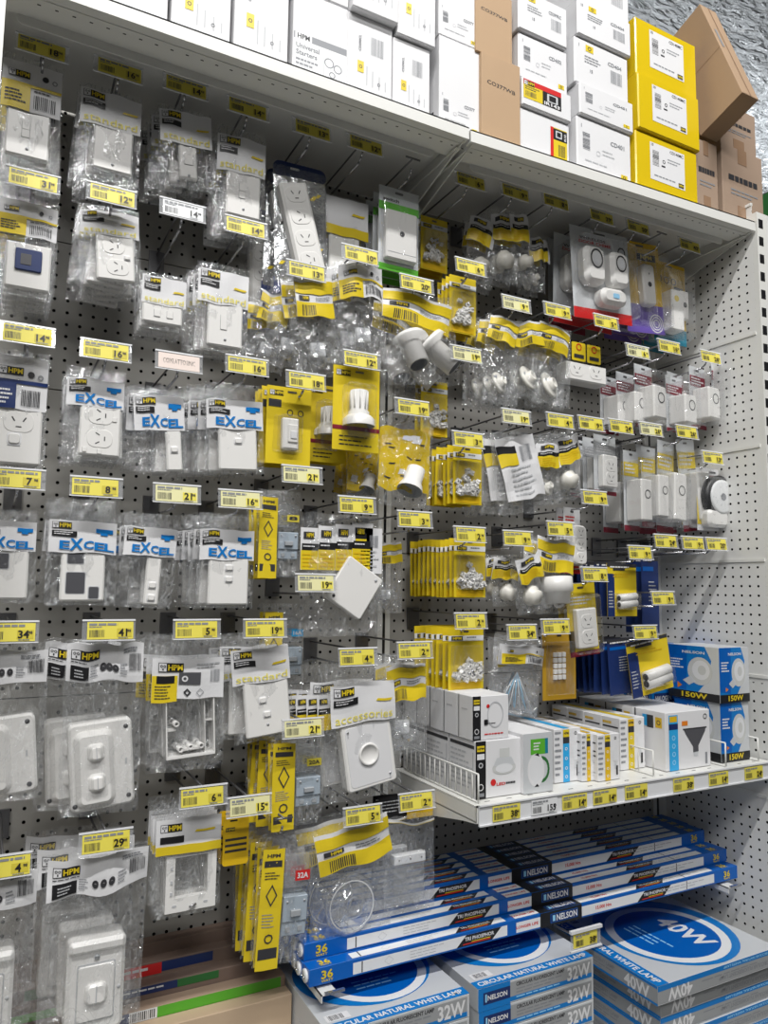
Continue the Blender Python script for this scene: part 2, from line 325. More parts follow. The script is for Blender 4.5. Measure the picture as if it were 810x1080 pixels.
def tag_print(b, w, h, price, col, y=-.0008, off=0):
    """price ticket face centred on 0,0"""
    ed = {'tag_yellow': 'tag_olive', 'pale_tag': 'tag_yellow'}.get(col, col)
    if col != 'pink_paper' and price:
        b.quad(w*.14, -h*.38, w*.47, h*.12, ed, y)
        b.lines(-w*.46, h*.42, w*.9, 1, h*.16, 'grey_ink', y*1.2, .8, off); b.lines(-w*.46, h*.24, w*.4, 1, h*.1, 'grey_ink', y*1.2, .6, off+1)
        b.barcode(-w*.45, -h*.38, w*.33, h*.42, 'ink', y*1.2, off+2)
        b.text(price, w*.27, -h*.12, h*.44, 'black', None, y*1.6); b.text('98', w*.405, -h*.03, h*.16, 'ink', None, y*1.6)
        b.lines(w*.17, -h*.40, w*.26, 1, h*.06, 'grey_ink', y*1.6, .8, off+3)
def shelf_ticket(px, py, price, col, n):
    p = at(px, py, -.359); b = MB(); b.box(-.034, .034, -.0006, 0, -.0145, .0145, col); tag_print(b, .068, .029, price, col, -.001, n)
    o = b.build('price_ticket', None, (p.x, -.3566, SZ-.0175)); return o
for n, (px, py, pr, c_, lb) in enumerate(((535, 857, '38', 'tag_yellow', 'yellow price ticket on the shelf strip, nearest its left end'), (575, 852, '155', 'tag_white', 'white price ticket on the lower shelf strip'),
        (607, 845, '14', 'tag_yellow', 'yellow shelf ticket just right of the white one'), (639, 840, '14', 'tag_yellow', 'yellow shelf ticket below the thin yellow-striped lamp box'), (672, 836, '14', 'tag_yellow', 'yellow shelf ticket below the wide yellow-striped lamp boxes'),
        (722, 828, '38', 'tag_yellow', 'yellow shelf ticket below the black floodlight lamp box'), (759, 822, '14', 'tag_yellow', 'yellow shelf ticket below the small wire divider of the blue boxes'), (796, 816, '24', 'tag_yellow', 'yellow price ticket on the shelf strip, nearest the right post'))):
    tag(shelf_ticket(px, py, pr, c_, n), lb, 'price ticket')
# bottom deck
b = MB(); b.box(-.95, 1.79, -.47, 0, .385, .403, 'rack_white'); b.box(-.95, 1.79, -.475, -.470, .30, .405, 'rack_white'); tag(b.build('base_deck'), 'white steel base deck carrying the stacked lamp cartons', 'shelf')

# wire dividers
def wire_fence(loc, length, h, n, label, axis=1):
    root = empty('wire_divider', loc); b = MB(); r = .0016
    P = (lambda t, z: (0, t, z)) if axis else (lambda t, z: (t, 0, z))
    b.tube([P(0, 0), P(0, h-.008), P(-.008 if axis else .008, h), P((-length+.0) if axis else length, h)] if False else [P(0, 0), P(0, h), P(length, h), P(length, 0), P(0, 0)], r*1.25, 'rack_white')
    b.build('outer_frame', root)
    for k in range(1, n):
        q = MB(); t = length*k/n; q.cyl(P(t, 0), P(t, h), r, 'rack_white', 6); q.build('upright_wire', root)
    tag(root, label, 'wire divider')
wire_fence((.890, -.335, SZ+.003), .29, .054, 14, 'long white wire divider beside the black-edged downlight boxes')
wire_fence((1.385, -.330, SZ+.003), .09, .055, 2, 'short white wire divider left of the black floodlight lamp box')
wire_fence((1.622, -.340, SZ+.003), .08, .055, 1, 'white wire divider standing at the left front of the 150W box')
wire_fence((1.752, -.335, SZ+.003), .08, .055, 1, 'white wire divider between the 150W box and the side panel')

# ------------------------------------------------------------------ hooks
ARM = {}
def hook(px, py, price, col, label, ty=-.255, depth=None, tilt=0, prong=True, tagged=True, holder=True):
    """label arm and prong on a back plate; price ticket in a clear holder at the tip"""
    p = at(px, py, ty); root = empty('display_hook', (p.x, 0, p.z))
    b = MB(); b.box(-.016, .016, -.006, -.0005, -.030, .022, 'dark_steel'); b.build('back_plate', root)
    if prong:
        b = MB(); L = -ty-.035; b.tube([(.002, -.004, -.022), (.002, -L, -.022), (.002, -L-.014, -.014), (.002, -L-.019, -.004)], .0024, 'steel', 7); b.build('prong', root)
    b = MB(); b.tube([(0, -.004, .014), (0, ty+.006, .014)], .0021, 'dark_steel', 6); b.tube([(-.018, ty+.006, .0135), (.018, ty+.006, .0135)], .0021, 'dark_steel', 6); b.build('label_arm', root)
    if tagged:
        b = MB(); b.box(-.043, .043, .0004, .0014, -.0168, .0185, 'tag_plastic'); b.box(-.043, .043, -.001, .003, .0160, .0190, 'clear_white'); b.box(-.043, .043, -.001, .0005, -.0175, -.0158, 'clear_white')
        h = b.build('tag_holder', root, (0, ty, 0), (R(-8)+tilt, 0, 0))
        b = MB(); b.box(-.0372, .0372, -.0006, 0, -.0145, .0145, col)
        if col == 'pink_paper': b.text('COXLATTO1INC', 0, 0, .010, 'black', .058)
        else: tag_print(b, .0744, .029, price, col, -.001, int(px+py))
        q = b.build('price_ticket', h, (random.Random(px).uniform(-.003, .003), -.0003, 0))
    words = {'tag_white': 'white', 'pale_tag': 'pale yellow', 'pink_paper': 'handwritten'}.get(col, 'yellow')
    lab = 'steel hook with %s ticket ' % words+label if tagged else 'bare-ended steel hook '+label
    if len(lab.split()) > 16: lab = lab.replace('steel hook with', 'hook with').replace(' ticket above the', ' ticket above')
    tag(root, lab, 'display hook'); return p
# ------------------------------------------------------------------ packs
def film_bag(w, h, bulge, seed, mat='film', nx=11, nz=15, x0=0., ztop=.006, rag=.35, two=True, crump=.0022):
    b = MB(); vs = []
    for side in ((-1, 1) if two else (-1,)):
        for j in range(nz+1):
            for i in range(nx+1):
                u = i/nx*2-1; v = j/nz; e = max(0, 1-u*u)**.5*math.sin(math.pi*min(1, max(0, .02+.98*v)))**.6
                n1 = noise.noise(Vector((u*2.6+seed*7.1, v*4.2, side*3+seed))); n2 = noise.noise(Vector((u*6+seed, v*9+seed*3, side*5)))
                edge = 1 if 0 < i < nx and 0 < j < nz else 0
                y = side*(bulge*e*(.75+.5*n1))+(crump*n2*1.5+crump*n1)*edge
                ex = 1+.05*rag*noise.noise(Vector((v*5, seed, u > 0)))+.05*rag*v*math.sin(seed*5+u)
                vs.append((x0+u*w/2*ex, y, ztop-v*h+(.03*h*rag*noise.noise(Vector((u*2.2, seed*2., 1.)))*(1 if j == nz or j == 0 else .5))))
    N = (nx+1)*(nz+1); fs = []
    for s in range(2 if two else 1):
        for j in range(nz):
            for i in range(nx):
                a = s*N+j*(nx+1)+i; q = (a, a+1, a+nx+2, a+nx+1)
                fs += [(q[0], q[1], q[2]), (q[0], q[2], q[3])] if (i+j) % 2 else [(q[0], q[1], q[3]), (q[1], q[2], q[3])]
    b.add(vs, fs, mat, False); return b
def bowed(b, w, seed, amp=.004, y0=0., za=None):
    za = amp*.5 if za is None else za
    def fn(p):
        u = p[0]/(w/2); return (p[0], p[1]+y0-amp*(1-u*u)+amp*.7*noise.noise(Vector((u*1.6, seed*1.618, p[2]*18))), p[2]+za*noise.noise(Vector((u*1.8, seed*1.618+9, p[2]*9)))*2)
    b.deform(fn); return b
def grid(b, x0, z0, x1, z1, mat, y=0., nx=14, nz=6):
    vs = [(x0+(x1-x0)*i/nx, y+dy, z0+(z1-z0)*j/nz) for dy in (0, .0006) for j in range(nz+1) for i in range(nx+1)]; N = (nx+1)*(nz+1)
    f = [(j*(nx+1)+i, j*(nx+1)+i+1, (j+1)*(nx+1)+i+1, (j+1)*(nx+1)+i) for j in range(nz) for i in range(nx)]
    b.add(vs, f+[tuple(N+k for k in q[::-1]) for q in f], mat)
def header(style, w, z1, z0, seed):
    """printed card in the mouth of the bag, z1 top, z0 bottom"""
    b = MB(); b.sub = .006; h = z1-z0; y = -.0017
    if style in ('excel', 'standard', 'accessories'):
        grid(b, -w/2, z0, w/2, z1, 'paper'); lh = h*.20
        b.logo(-w*.46, z1-h*.06-lh, lh, y); b.quad(-w*.46, z1-h*.50, -w*.10, z1-h*.33, 'black', y); b.lines(-w*.43, z1-h*.36, w*.28, 2, h*.06, 'paper', y*1.4, .4, seed)
        if style == 'excel':
            for ch, q, s in (('E', -.27, .26), ('X', -.10, .36), ('C', .08, .26), ('E', .24, .26), ('L', .39, .26)): b.text(ch, w*q, z0+h*(.24 if ch != 'X' else .27)-(.03*h if q > .1 else 0), h*s, 'bright_blue', w*(.15 if ch != 'X' else .2), y)
            b.quad(w*.18, z1-h*.35, w*.44, z1-h*.22, 'bright_blue', y); b.quad(w*.25, z1-h*.42, w*.36, z1-h*.34, 'bright_blue', y)
        else:
            b.text('standard' if style == 'standard' else 'accessories', 0, z0+h*.17, h*.2, 'tag_yellow', w*.88, y, False); b.quad(w*.18, z1-h*.50, w*.42, z1-h*.44, 'yellow', y, h*.05)
    elif style == 'yellowleft':
        grid(b, -w/2, z0, w/2, z1, 'paper'); b.logo(-w*.40, z1-h*.34, h*.14, y); b.disc(w*.22, z1-h*.26, h*.06, 'ink', y); b.ring(w*.38, z1-h*.28, h*.03, h*.05, 'grey_ink', y, 10)
        b.quad(-w/2, z0, -w*.02, z0+h*.5, 'yellow', y); b.quad(-w/2, z0+h*.5, w/2, z0+h*.56, 'yellow', y); b.lines(-w*.44, z0+h*.38, w*.36, 4, h*.07, 'ink', y*1.5, .5, seed)
        b.barcode(w*.04, z0+h*.08, w*.38, h*.28, 'ink', y, seed); b.lines(w*.04, z0+h*.46, w*.4, 1, h*.06, 'ink', y, .5, seed+2)
    elif style == 'blue':
        grid(b, -w/2, z0, w/2, z1, 'paper'); b.logo(-w*.42, z1-h*.36, h*.15, y); b.disc(w*.18, z1-h*.33, h*.06, 'ink', y); b.ring(w*.36, z1-h*.36, h*.03, h*.05, 'grey_ink', y, 10)
        b.quad(-w/2, z0, -w*.08, z0+h*.48, 'navy', y); b.quad(-w/2, z0+h*.48, w/2, z0+h*.55, 'navy', y); b.lines(-w*.46, z0+h*.36, w*.32, 4, h*.08, 'paper', y*1.5, .45, seed); b.barcode(w*.02, z0+h*.08, w*.36, h*.30, 'ink', y, seed)
    elif style == 'bigwhite':
        grid(b, -w/2, z0, w/2, z1, 'paper'); b.logo(-w*.45, z1-h*.42, h*.25, y); b.lines(-w*.45, z1-h*.47, w*.28, 1, h*.05, 'ink', y, .5, seed)
        b.quad(-w*.45, z0+h*.06, -w*.22, z0+h*.42, 'black', y); b.lines(-w*.40, z0+h*.32, w*.14, 3, h*.08, 'pale_ink', y*1.5, .4, seed)
        b.lines(-w*.20, z0+h*.45, w*.1, 5, h*.07, 'grey_ink', y, .4, seed+1)
        for k in range(3): b.ring(-w*.04+k*w*.08, z0+h*.34, h*.03, h*.085, 'ink', y, 10, 1.3); b.quad(-w*.055+k*w*.08, z0+h*.30, -w*.025+k*w*.08, z0+h*.34, 'ink', y)
        b.lines(w*.18, z0+h*.50, w*.1, 4, h*.09, 'grey_ink', y, .4, seed+4); b.barcode(w*.30, z0+h*.30, w*.17, h*.42, 'ink', y, seed); b.lines(w*.22, z1-h*.12, w*.25, 2, h*.07, 'grey_ink', y, .5, seed+3)
    elif style == 'mount':
        grid(b, -w/2, z0, w/2, z1, 'paper'); b.quad(-w/2, z0-h*.06, -w*.16, z0+h*.58, 'yellow', y); b.logo(-w*.42, z1-h*.32, h*.22, y); b.quad(-w*.44, z0+h*.40, -w*.2, z0+h*.58, 'black', y*1.5)
        b.lines(-w*.46, z0+h*.34, w*.22, 5, h*.07, 'ink', y*1.5, .35, seed); b.quad(-w*.14, z0+h*.36, w*.16, z0+h*.66, 'dark_lens', y); b.ring(-w*.06, z0+h*.5, h*.04, h*.08, 'paper', y*1.5, 10)
        b.ring(-w*.02, z0+h*.16, h*.05, h*.10, 'ink', y, 4); b.ring(w*.16, z0+h*.16, h*.08, h*.10, 'grey_ink', y, 4, 1.); b.barcode(w*.30, z0+h*.40, w*.14, h*.3, 'grey_ink', y, seed); b.lines(w*.1, z1-h*.12, w*.35, 2, h*.07, 'pale_ink', y, .5, seed)
    elif style == 'bands':
        grid(b, -w/2, z0, w/2, z1, 'paper'); b.quad(-w/2, z0+h*.60, w/2, z0+h*.90, 'yellow', y); b.quad(-w/2, z0, w/2, z0+h*.38, 'yellow', y)
        b.quad(-w*.42, z0+h*.43, -w*.16, z0+h*.55, 'ink', y); b.text('HPM', -w*.26, z0+h*.49, h*.09, 'yellow', w*.14, y*1.6); b.lines(w*.0, z0+h*.53, w*.4, 2, h*.06, 'grey_ink', y, .4, seed)
        b.barcode(-w*.36, z0+h*.03, w*.34, h*.28, 'ink', y*1.3, seed)
    elif style == 'mini':
        grid(b, -w/2, z0, w/2, z1, 'paper', nx=5); b.quad(-w*.38, z1-h*.26, w*.1, z1-h*.10, 'ink', y); b.text('HPM', -w*.10, z1-h*.18, h*.11, 'yellow', w*.3, y*1.6); b.quad(-w*.45, z0+h*.46, w*.36, z0+h*.62, 'black', y*1.2)
        b.quad(-w*.5, z0, w*.36, z0+h*.46, 'yellow', y); b.lines(-w*.42, z0+h*.38, w*.66, 4, h*.09, 'deep_yellow', y*1.5, .4, seed); b.lines(-w*.4, z0+h*.57, w*.6, 1, h*.07, 'paper', y*1.6, .4, seed)
    elif style == 'plain':
        grid(b, -w/2, z0, w/2, z1, 'paper'); b.quad(-w/2, z0, w/2, z0+h*.25, 'yellow', y); b.quad(w*.08, z1-h*.42, w*.38, z1-h*.36, 'yellow', y, h*.05)
    elif style == 'back':
        grid(b, -w/2, z0, w/2, z1, 'paper'); b.barcode(w*.02, z1-h*.42, w*.32, h*.26, 'grey_ink', y, seed); b.lines(-w*.3, z0+h*.5, w*.7, 6, h*.08, 'pale_ink', y, .35, seed); b.quad(-w*.5, z0+h*.55, -w*.1, z0+h*.75, 'yellow', y); b.quad(-w*.5, z0+h*.75, -w*.1, z0+h*.88, 'black', y)
    return b
def rocker(b, x, z, w, h, y):
    b.slab(x, z, w*1.25, h*1.2, y+.0005, y-.0008, h*.3, 'paper', .0004, 3); b.slab(x, z, w, h, y, y-.0032, h*.28, 'white_plastic', .0014, 3); b.slab(x, z-h*.62, w*1.1, h*.08, y+.0005, y-.0010, h*.02, 'pale_ink', 0, 2)
def screwhead(b, x, z, r, y, mat='pale_ink'):
    b.cyl((x, y+.001, z), (x, y-.0012, z), r, mat, 12); b.box(x-r*.8, x+r*.8, y-.0015, y-.0011, z-r*.12, z+r*.12, 'grey_ink')
def socket(b, x, z, s, y, rot=0):
    b.slab(x, z, s*1.3, s*.98, y+.0004, y-.0009, s*.4, 'white_plastic', .0006, 5); y -= .0012
    for (dx, dz, a) in ((-.24, .12, .55), (.24, .12, -.55), (0, -.24, 1.5708)):
        if rot: dx, dz, a = -dz, dx, a+1.5708
        c, q = math.cos(a), math.sin(a); L, t = s*.12, s*.028; cx, cz = x+dx*s, z+dz*s
        # blades stand upright, leaning by a
        pts = [(cx+(-t)*c-(-L)*q, cz+(-t)*q+(-L)*c), (cx+t*c-(-L)*q, cz+t*q+(-L)*c), (cx+t*c-L*q, cz+t*q+L*c), (cx-t*c-L*q, cz-t*q+L*c)]
        b.poly(pts, 'ink', y)
def plate(b, w, h, feats, t=.009, mat='white_plastic', cx=0., cz=0., ch=.003, r=.004):
    """wall plate standing behind the bag front; feats in fractions of the plate"""
    b.slab(cx, cz, w, h, .006, .006-t, r, mat, ch); y = .006-t
    for f in feats:
        k, u, v = f[:3]; x = cx+u*w; z = cz+v*h
        if k == 'rk': rocker(b, x, z, f[3], f[4], y)
        elif k == 'sc': screwhead(b, x, z, .0026, y)
        elif k == 'so': socket(b, x, z, f[3], y, f[4] if len(f) > 4 else 0)
        elif k == 'ho': b.slab(x, z, f[3]+.003, f[4]+.003, y+.0004, y-.0004, .003, 'pale_ink', .0003, 3); b.slab(x, z, f[3], f[4], y, y-.0007, .0025, 'dark_lens', 0, 3)
        elif k == 'li': b.slab(x, z, f[3], f[4], y+.0004, y-.0005, .0004, 'pale_ink', 0, 1)
        elif k == 'bt': b.slab(x, z, f[3]*1.5, f[3]*1.7, y+.0004, y-.0003, .0005, 'grey_ink', 0, 2); b.slab(x, z, f[3]*1.4, f[3]*1.6, y, y-.0016, .0008, 'white_plastic', .0004, 2)
        elif k == 'dp': b.slab(x, z, f[3], f[4], y+.0004, y-.004, .003, 'navy', .001, 3); b.slab(x-.004, z, f[3]*.4, f[4]*.5, y-.003, y-.0048, .001, 'dark_lens', 0, 2)
RK = (.0135, .0105)
FE = {'sw1': [('rk', 0, .22, *RK)], 'sw2': [('rk', .03, .20, *RK), ('rk', .03, -.02, *RK), ('sc', 0, -.38)], 'sw2b': [('rk', -.1, .13, *RK), ('rk', -.02, -.12, *RK), ('sc', -.02, -.30), ('li', -.1, .42, .02, .0012)],
      'ex2': [('rk', 0, .28, *RK), ('rk', 0, .04, *RK)], 'ex1': [('rk', 0, .20, *RK)], 'blank': [('sc', 0, -.36)], 'one': [('bt', -.05, .12, .009), ('bt', -.05, -.04, .009), ('sc', 0, -.34)],
      'gpo2': [('so', .0, .30, .033, 1), ('so', 0, -.16, .033, 1), ('bt', -.36, -.40, .005), ('bt', 0, -.42, .005), ('bt', .34, .24, .005)], 'gposw': [('so', -.02, .24, .036), ('rk', -.1, -.06, .018, .018)],
      'slim1': [('rk', 0, .0, .0125, .011)], 'slim2': [('rk', 0, -.08, .0125, .011), ('rk', 0, -.34, .0125, .011)], 'holes': [('ho', -.18, .34, .026, .026), ('ho', -.16, -.16, .030, .036), ('ho', .26, -.34, .016, .02)],
      'hole1': [('ho', -.1, .27, .022, .025)], 'disp': [('dp', .0, .12, .042, .038)], 'gpod': [('so', -.05, .22, .030, 1), ('so', .05, -.22, .030, 1), ('rk', .3, 0, .010, .008)], 'stdslim': [('bt', 0, .04, .012), ('sc', 0, -.42)]}
def base(name='packaged_switch'): return empty(name, (0, 0, 0))
def bag_plate(W, H, hs, hz, pr, feats, seed, ph=.008, mat='film', bulge=.010, t=.009, nm='packaged_switch', pmat='white_plastic', prot=0):
    """hs header style, hz header span (top, bottom), pr plate (cx, cz, w, h) as fractions of the pack"""
    r = base(nm); film_bag(W, H, bulge, seed, mat).build('clear_bag', r)
    if hs: h = header(hs, W*.95, -H*hz[0], -H*hz[1], seed); bowed(h, W, seed, .0035, -bulge*.55).build('header_card', r)
    b = MB(); plate(b, pr[2]*W, pr[3]*H, FE[feats] if isinstance(feats, str) else feats, t, pmat)
    b.build('wall_plate', r, (pr[0]*W, -.004, -pr[1]*H), (0, R(prot), 0)); return r
def clip_pile(b, cx, cz, w, h, n, seed, mat='white_plastic', s=.008):
    rn = random.Random(seed)
    for k in range(n):
        x = cx+rn.gauss(0, .26)*w; z = cz-h*.5+abs(rn.gauss(0, .42))*h; x = min(max(x, cx-w/2), cx+w/2); z = min(z, cz+h/2); a = rn.uniform(0, 3.1)
        M = b.M.copy(); b.M = M @ Matrix.Translation((x, -.004-rn.random()*.004, z)) @ Matrix.Rotation(a, 4, 'Y') @ Matrix.Rotation(rn.uniform(-.8, .8), 4, 'X')
        q = s*rn.uniform(.8, 1.15)
        b.box(-q*.5, -q*.22, -q*.3, q*.3, -q*.5, q*.5, mat); b.box(q*.22, q*.5, -q*.3, q*.3, -q*.5, q*.5, mat); b.box(-q*.5, q*.5, -q*.3, q*.3, -q*.5, -q*.2, mat); b.cyl((0, -q*.4, q*.2), (0, q*.4, q*.2), q*.24, 'steel' if k % 3 == 0 else mat, 6)
        b.M = M
def clip_card(W, H, seed, mat='white_plastic', kind=0):
    r = base('packaged_clips'); b = MB(); grid(b, -W/2, -H, W/2, .004, 'yellow', nx=2, nz=1); y = -.0008
    b.slab(0, -.004, .014, .004, .0012, y, .002, 'dark_steel', 0, 3); b.quad(-W*.5, -H*.19, W*.5, -H*.10, 'tag_white', y); b.quad(-W*.42, -H*.18, -W*.1, -H*.11, 'ink', y*1.4); b.text('HPM', -W*.26, -H*.145, H*.05, 'yellow', W*.24, y*2)
    b.lines(W*.02, -H*.12, W*.4, 1, H*.04, 'grey_ink', y*1.5, .6, seed); b.quad(-W*.42, -H*.98, W*.42, -H*.88, 'deep_yellow', y)
    b.build('backing_card', r); q = MB(); q.slab(.0, -H*.56, W*.86, H*.60, -.0012, -.016, .004, 'blister', .002); q.build('blister', r)
    c = MB(); clip_pile(c, .0, -H*.62, W*.72, H*.38, 34, seed, mat, W*.15); tag(c.build('cable_clips', r), kind='stuff'); return r
def lampholder(b, z, s, mat='white_plastic', flare=True):
    b.lathe((0, -.012, z), (0, 0, -1), [(0, 0), (s*.55, 0), (s*.55, s*1.3), (s*.66, s*1.35), (s*.66, s*1.55), (s*.80, s*1.62), (s*1.0, s*1.85), (s*1.02, s*2.25)], mat, 20); b.lathe((0, -.012, z), (0, 0, -1), [(s*1.02, s*2.25), (s*.96, s*2.27), (s*.8, s*1.9), (0, s*1.9)], 'grey_plastic', 20)
    for k in range(10): a = 2*math.pi*k/10; b.cyl((s*.55*math.cos(a), -.012+s*.55*math.sin(a), z-.002), (s*.55*math.cos(a), -.012+s*.55*math.sin(a), z-s*1.2), s*.05, mat, 5)
def yellow_card(W, H, seed, item='switch'):
    r = base('packaged_lampholder' if item == 'holder' else 'packaged_switch'); b = MB(); grid(b, -W/2, -H, W/2, .006, 'yellow', nx=2, nz=1); y = -.0008
    b.logo(-W*.44, -H*.02-W*.1, W*.11, y); b.slab(W*.06, -.003, .02, .004, .0012, y, .002, 'dark_steel', 0, 3)
    if item == 'holder': b.quad(-W*.5, -H*.75, W*.5, -H*.70, 'maroon', y); b.lines(-W*.36, -H*.82, W*.7, 3, H*.05, 'ink', y, .3, seed)
    else:
        b.quad(-W*.46, -H*.24, -W*.18, -H*.14, 'ink', y)
        for u in (.02, .26): b.ring(W*u, -H*.30, W*.05, W*.07, 'ink', y, 12)
    b.build('backing_card', r); q = MB()
    if item == 'holder': q.slab(0, -H*.52, W*.62, H*.66, -.001, -.034, .008, 'blister', .006)
    else: q.slab(0, -H*.6, W*.5, H*.5, -.001, -.022, .005, 'blister', .004)
    q.build('blister', r); c = MB()
    if item == 'holder': lampholder(c, -H*.27, W*.31)
    else: c.slab(.0, -H*.6, W*.36, H*.42, -.001, -.014, .003, 'white_plastic', .003); c.slab(W*.04, -H*.60, W*.22, H*.24, -.012, -.017, .002, 'white_plastic', .0015); c.slab(W*.05, -H*.62, W*.14, H*.10, -.016, -.019, .001, 'paper', .001)
    c.build('lamp_holder' if item == 'holder' else 'switch_body', r); return r
def breaker(W, H, seed, txt, tc='tag_olive', tmat='ink', big=True):
    """long blister: yellow printed strip left, grey breaker right"""
    r = base('packaged_breaker'); f = film_bag(W, H, .012, seed, 'film', 8, 14); f.build('clear_bag', r); b = MB(); y = -.0008
    x0, x1 = -W*.48, -W*.08; grid(b, x0, -H*.98, x1, -H*.06, 'yellow', nx=3, nz=6); cx = (x0+x1)/2; w = x1-x0
    b.quad(x0+w*.1, -H*.20, x1-w*.1, -H*.15, 'ink', y); b.text('HPM', cx, -H*.11, H*.03, 'ink', w*.6, y); b.lines(x0+w*.15, -H*.24, w*.7, 3, H*.022, 'ink', y, .35, seed)
    b.ring(cx, -H*.42, w*.20, w*.26, 'ink', y, 4, 1.8); b.lines(x0+w*.15, -H*.56, w*.6, 5, H*.022, 'grey_ink', y, .35, seed+1); b.ring(cx, -H*.74, w*.14, w*.2, 'ink', y, 8); b.quad(x0+w*.08, -H*.90, x1-w*.08, -H*.82, 'ink', y)
    bowed(b, W, seed, .003, -.009).build('printed_strip', r)
    c = MB(); bx = W*.20; bw = W*.46
    c.slab(bx, -H*.26, bw, H*.26, .004, -.004, .003, 'clear_box', .001); c.slab(bx, -H*.55, bw, H*.20, .008, -.008, .002, 'blue_grey', .0015); c.slab(bx, -H*.70, bw, H*.12, .008, -.005, .002, 'blue_grey', .0015)
    c.slab(bx, -H*.58, bw*.4, H*.05, -.006, -.013, .001, 'grey_plastic', .001)
    for s in (-1, 1): screwhead(c, bx+s*bw*.35, -H*.49, .002, -.0085); c.slab(bx+s*bw*.25, -H*.71, bw*.18, H*.04, -.004, -.0065, .001, 'grey_plastic', 0)
    c.build('circuit_breaker', r); t = MB(); t.quad(bx-bw*.1, -H*.33, bx+bw*.5, -H*.25, tc, -.0095); t.text(txt, bx+bw*.2, -H*.29, H*.045, tmat, bw*.45, -.0100); t.build('rating_label', r); return r
def bag_round(W, H, hs, hz, seed, item='round', bulge=.016, milk='film'):
    """soft bag with a fitting lying in its foot"""
    r = base('packaged_fitting'); film_bag(W, H, bulge, seed, 'film_milky' if item != 'pipes' else milk, 12, 15, rag=1.1, crump=.006).build('clear_bag', r)
    h = header(hs, W*(.93 if hs != 'bands' or item in ('pipes', 'clear', 'holderup') else .78), -H*hz[0], -H*hz[1], seed); bowed(h, W, seed, .011, -bulge*.7, .0045).build('header_card', r, None, (0, R((seed*37) % 25-12), R((seed*23) % 19-9))); c = MB(); nm = 'fitting'
    if item == 'round': c.lathe((0, .010, -H*.72), (.45, -1, .35), [(0, 0), (W*.26, 0), (W*.27, .006), (W*.24, .009), (W*.12, .010), (W*.11, .020), (W*.07, .020), (W*.06, .010), (0, .010)], 'ivory_plastic', 20); c.cyl((-W*.12, .004, -H*.72), (-W*.18, -.004, -H*.66), W*.05, 'grey_plastic', 8); nm = 'batten_holder'
    elif item == 'clear': c.lathe((0, .006, -H*.70), (.1, -1, .1), [(W*.30, 0), (W*.34, .006), (W*.30, .012), (W*.15, .012), (W*.14, .02), (W*.08, .02), (W*.08, .0)], 'clear_box', 20); c.ring(0, -H*.70, W*.27, W*.285, 'clear_white', -.008, 24); nm = 'ceiling_rose'
    elif item == 'small': c.lathe((0, .004, -H*.66), (.2, -.9, -.3), [(0, 0), (W*.26, 0), (W*.28, .010), (W*.2, .016), (W*.2, .026), (0, .026)], 'ivory_plastic', 16); c.cyl((W*.1, -.002, -H*.82), (W*.18, -.004, -H*.74), W*.08, 'grey_plastic', 10); nm = 'lamp_holder'
    elif item == 'pipes':
        for x, z, a, L in ((-.12, -.46, .05, .34), (.14, -.50, .62, .40)):
            ax = (math.sin(a), -.45, -math.cos(a)); c.lathe((W*x, .012, H*z), ax, [(0, 0), (W*.22, 0), (W*.23, .010), (W*.13, .016), (W*.125, H*L), (W*.105, H*L)], 'white_plastic', 20); c.lathe((W*x, .012, H*z), ax, [(W*.105, H*L), (W*.10, H*L*.4), (0, H*L*.4)], 'grey_plastic', 20)
        nm = 'conduit_bends'
    elif item == 'holderup': c.lathe((W*.02, -.004, -H*.50), (0, -.12, -1), [(0, 0), (W*.33, 0), (W*.33, H*.18), (W*.27, H*.2), (W*.24, H*.34), (0, H*.34)], 'white_plastic', 18); c.lathe((0, -.016, -H*.80), (0, -1, 0), [(W*.07, 0), (W*.14, 0), (W*.14, .006), (W*.07, .006)], 'white_plastic', 14); nm = 'lamp_holder'
    elif item == 'shades':
        for x, z, s in ((-.15, -.62, 1), (.12, -.72, 1.1), (-.05, -.80, .8)): c.lathe((W*x, .002, H*z), (.3*s, -1, .4), [(W*.2, 0), (W*.24, .004), (W*.10, .018), (W*.08, .018)], 'clear_box', 14)
        c.slab(0, -H*.7, W*.3, H*.14, .004, -.004, .004, 'clear_white', .002); nm = 'clear_covers'
    elif item == 'leads':
        for k in range(7): c.cyl((0, 0, -H*.42), ((k-3)*W*.11, -.004, -H*.86), .0012, 'sky' if k % 2 else 'clear_white', 5)
        c.slab(-W*.05, -H*.22, W*.7, H*.26, .0, -.002, .002, 'paper', 0); c.barcode(W*.06, -H*.3, W*.18, H*.1, 'grey_ink', -.0035, 3); nm = 'wire_leads'
    elif item == 'cover': c.slab(0, -H*.64, W*.6, H*.46, .02, -.006, .003, 'clear_box', .003); c.slab(0, -H*.42, W*.62, H*.10, .01, -.007, .002, 'clear_white', .002); [c.disc(W*u, -H*.42, .0018, 'ink', -.0075, 8) for u in (-.22, 0, .22)]; nm = 'clear_cover'
    c.build(nm, r); return r
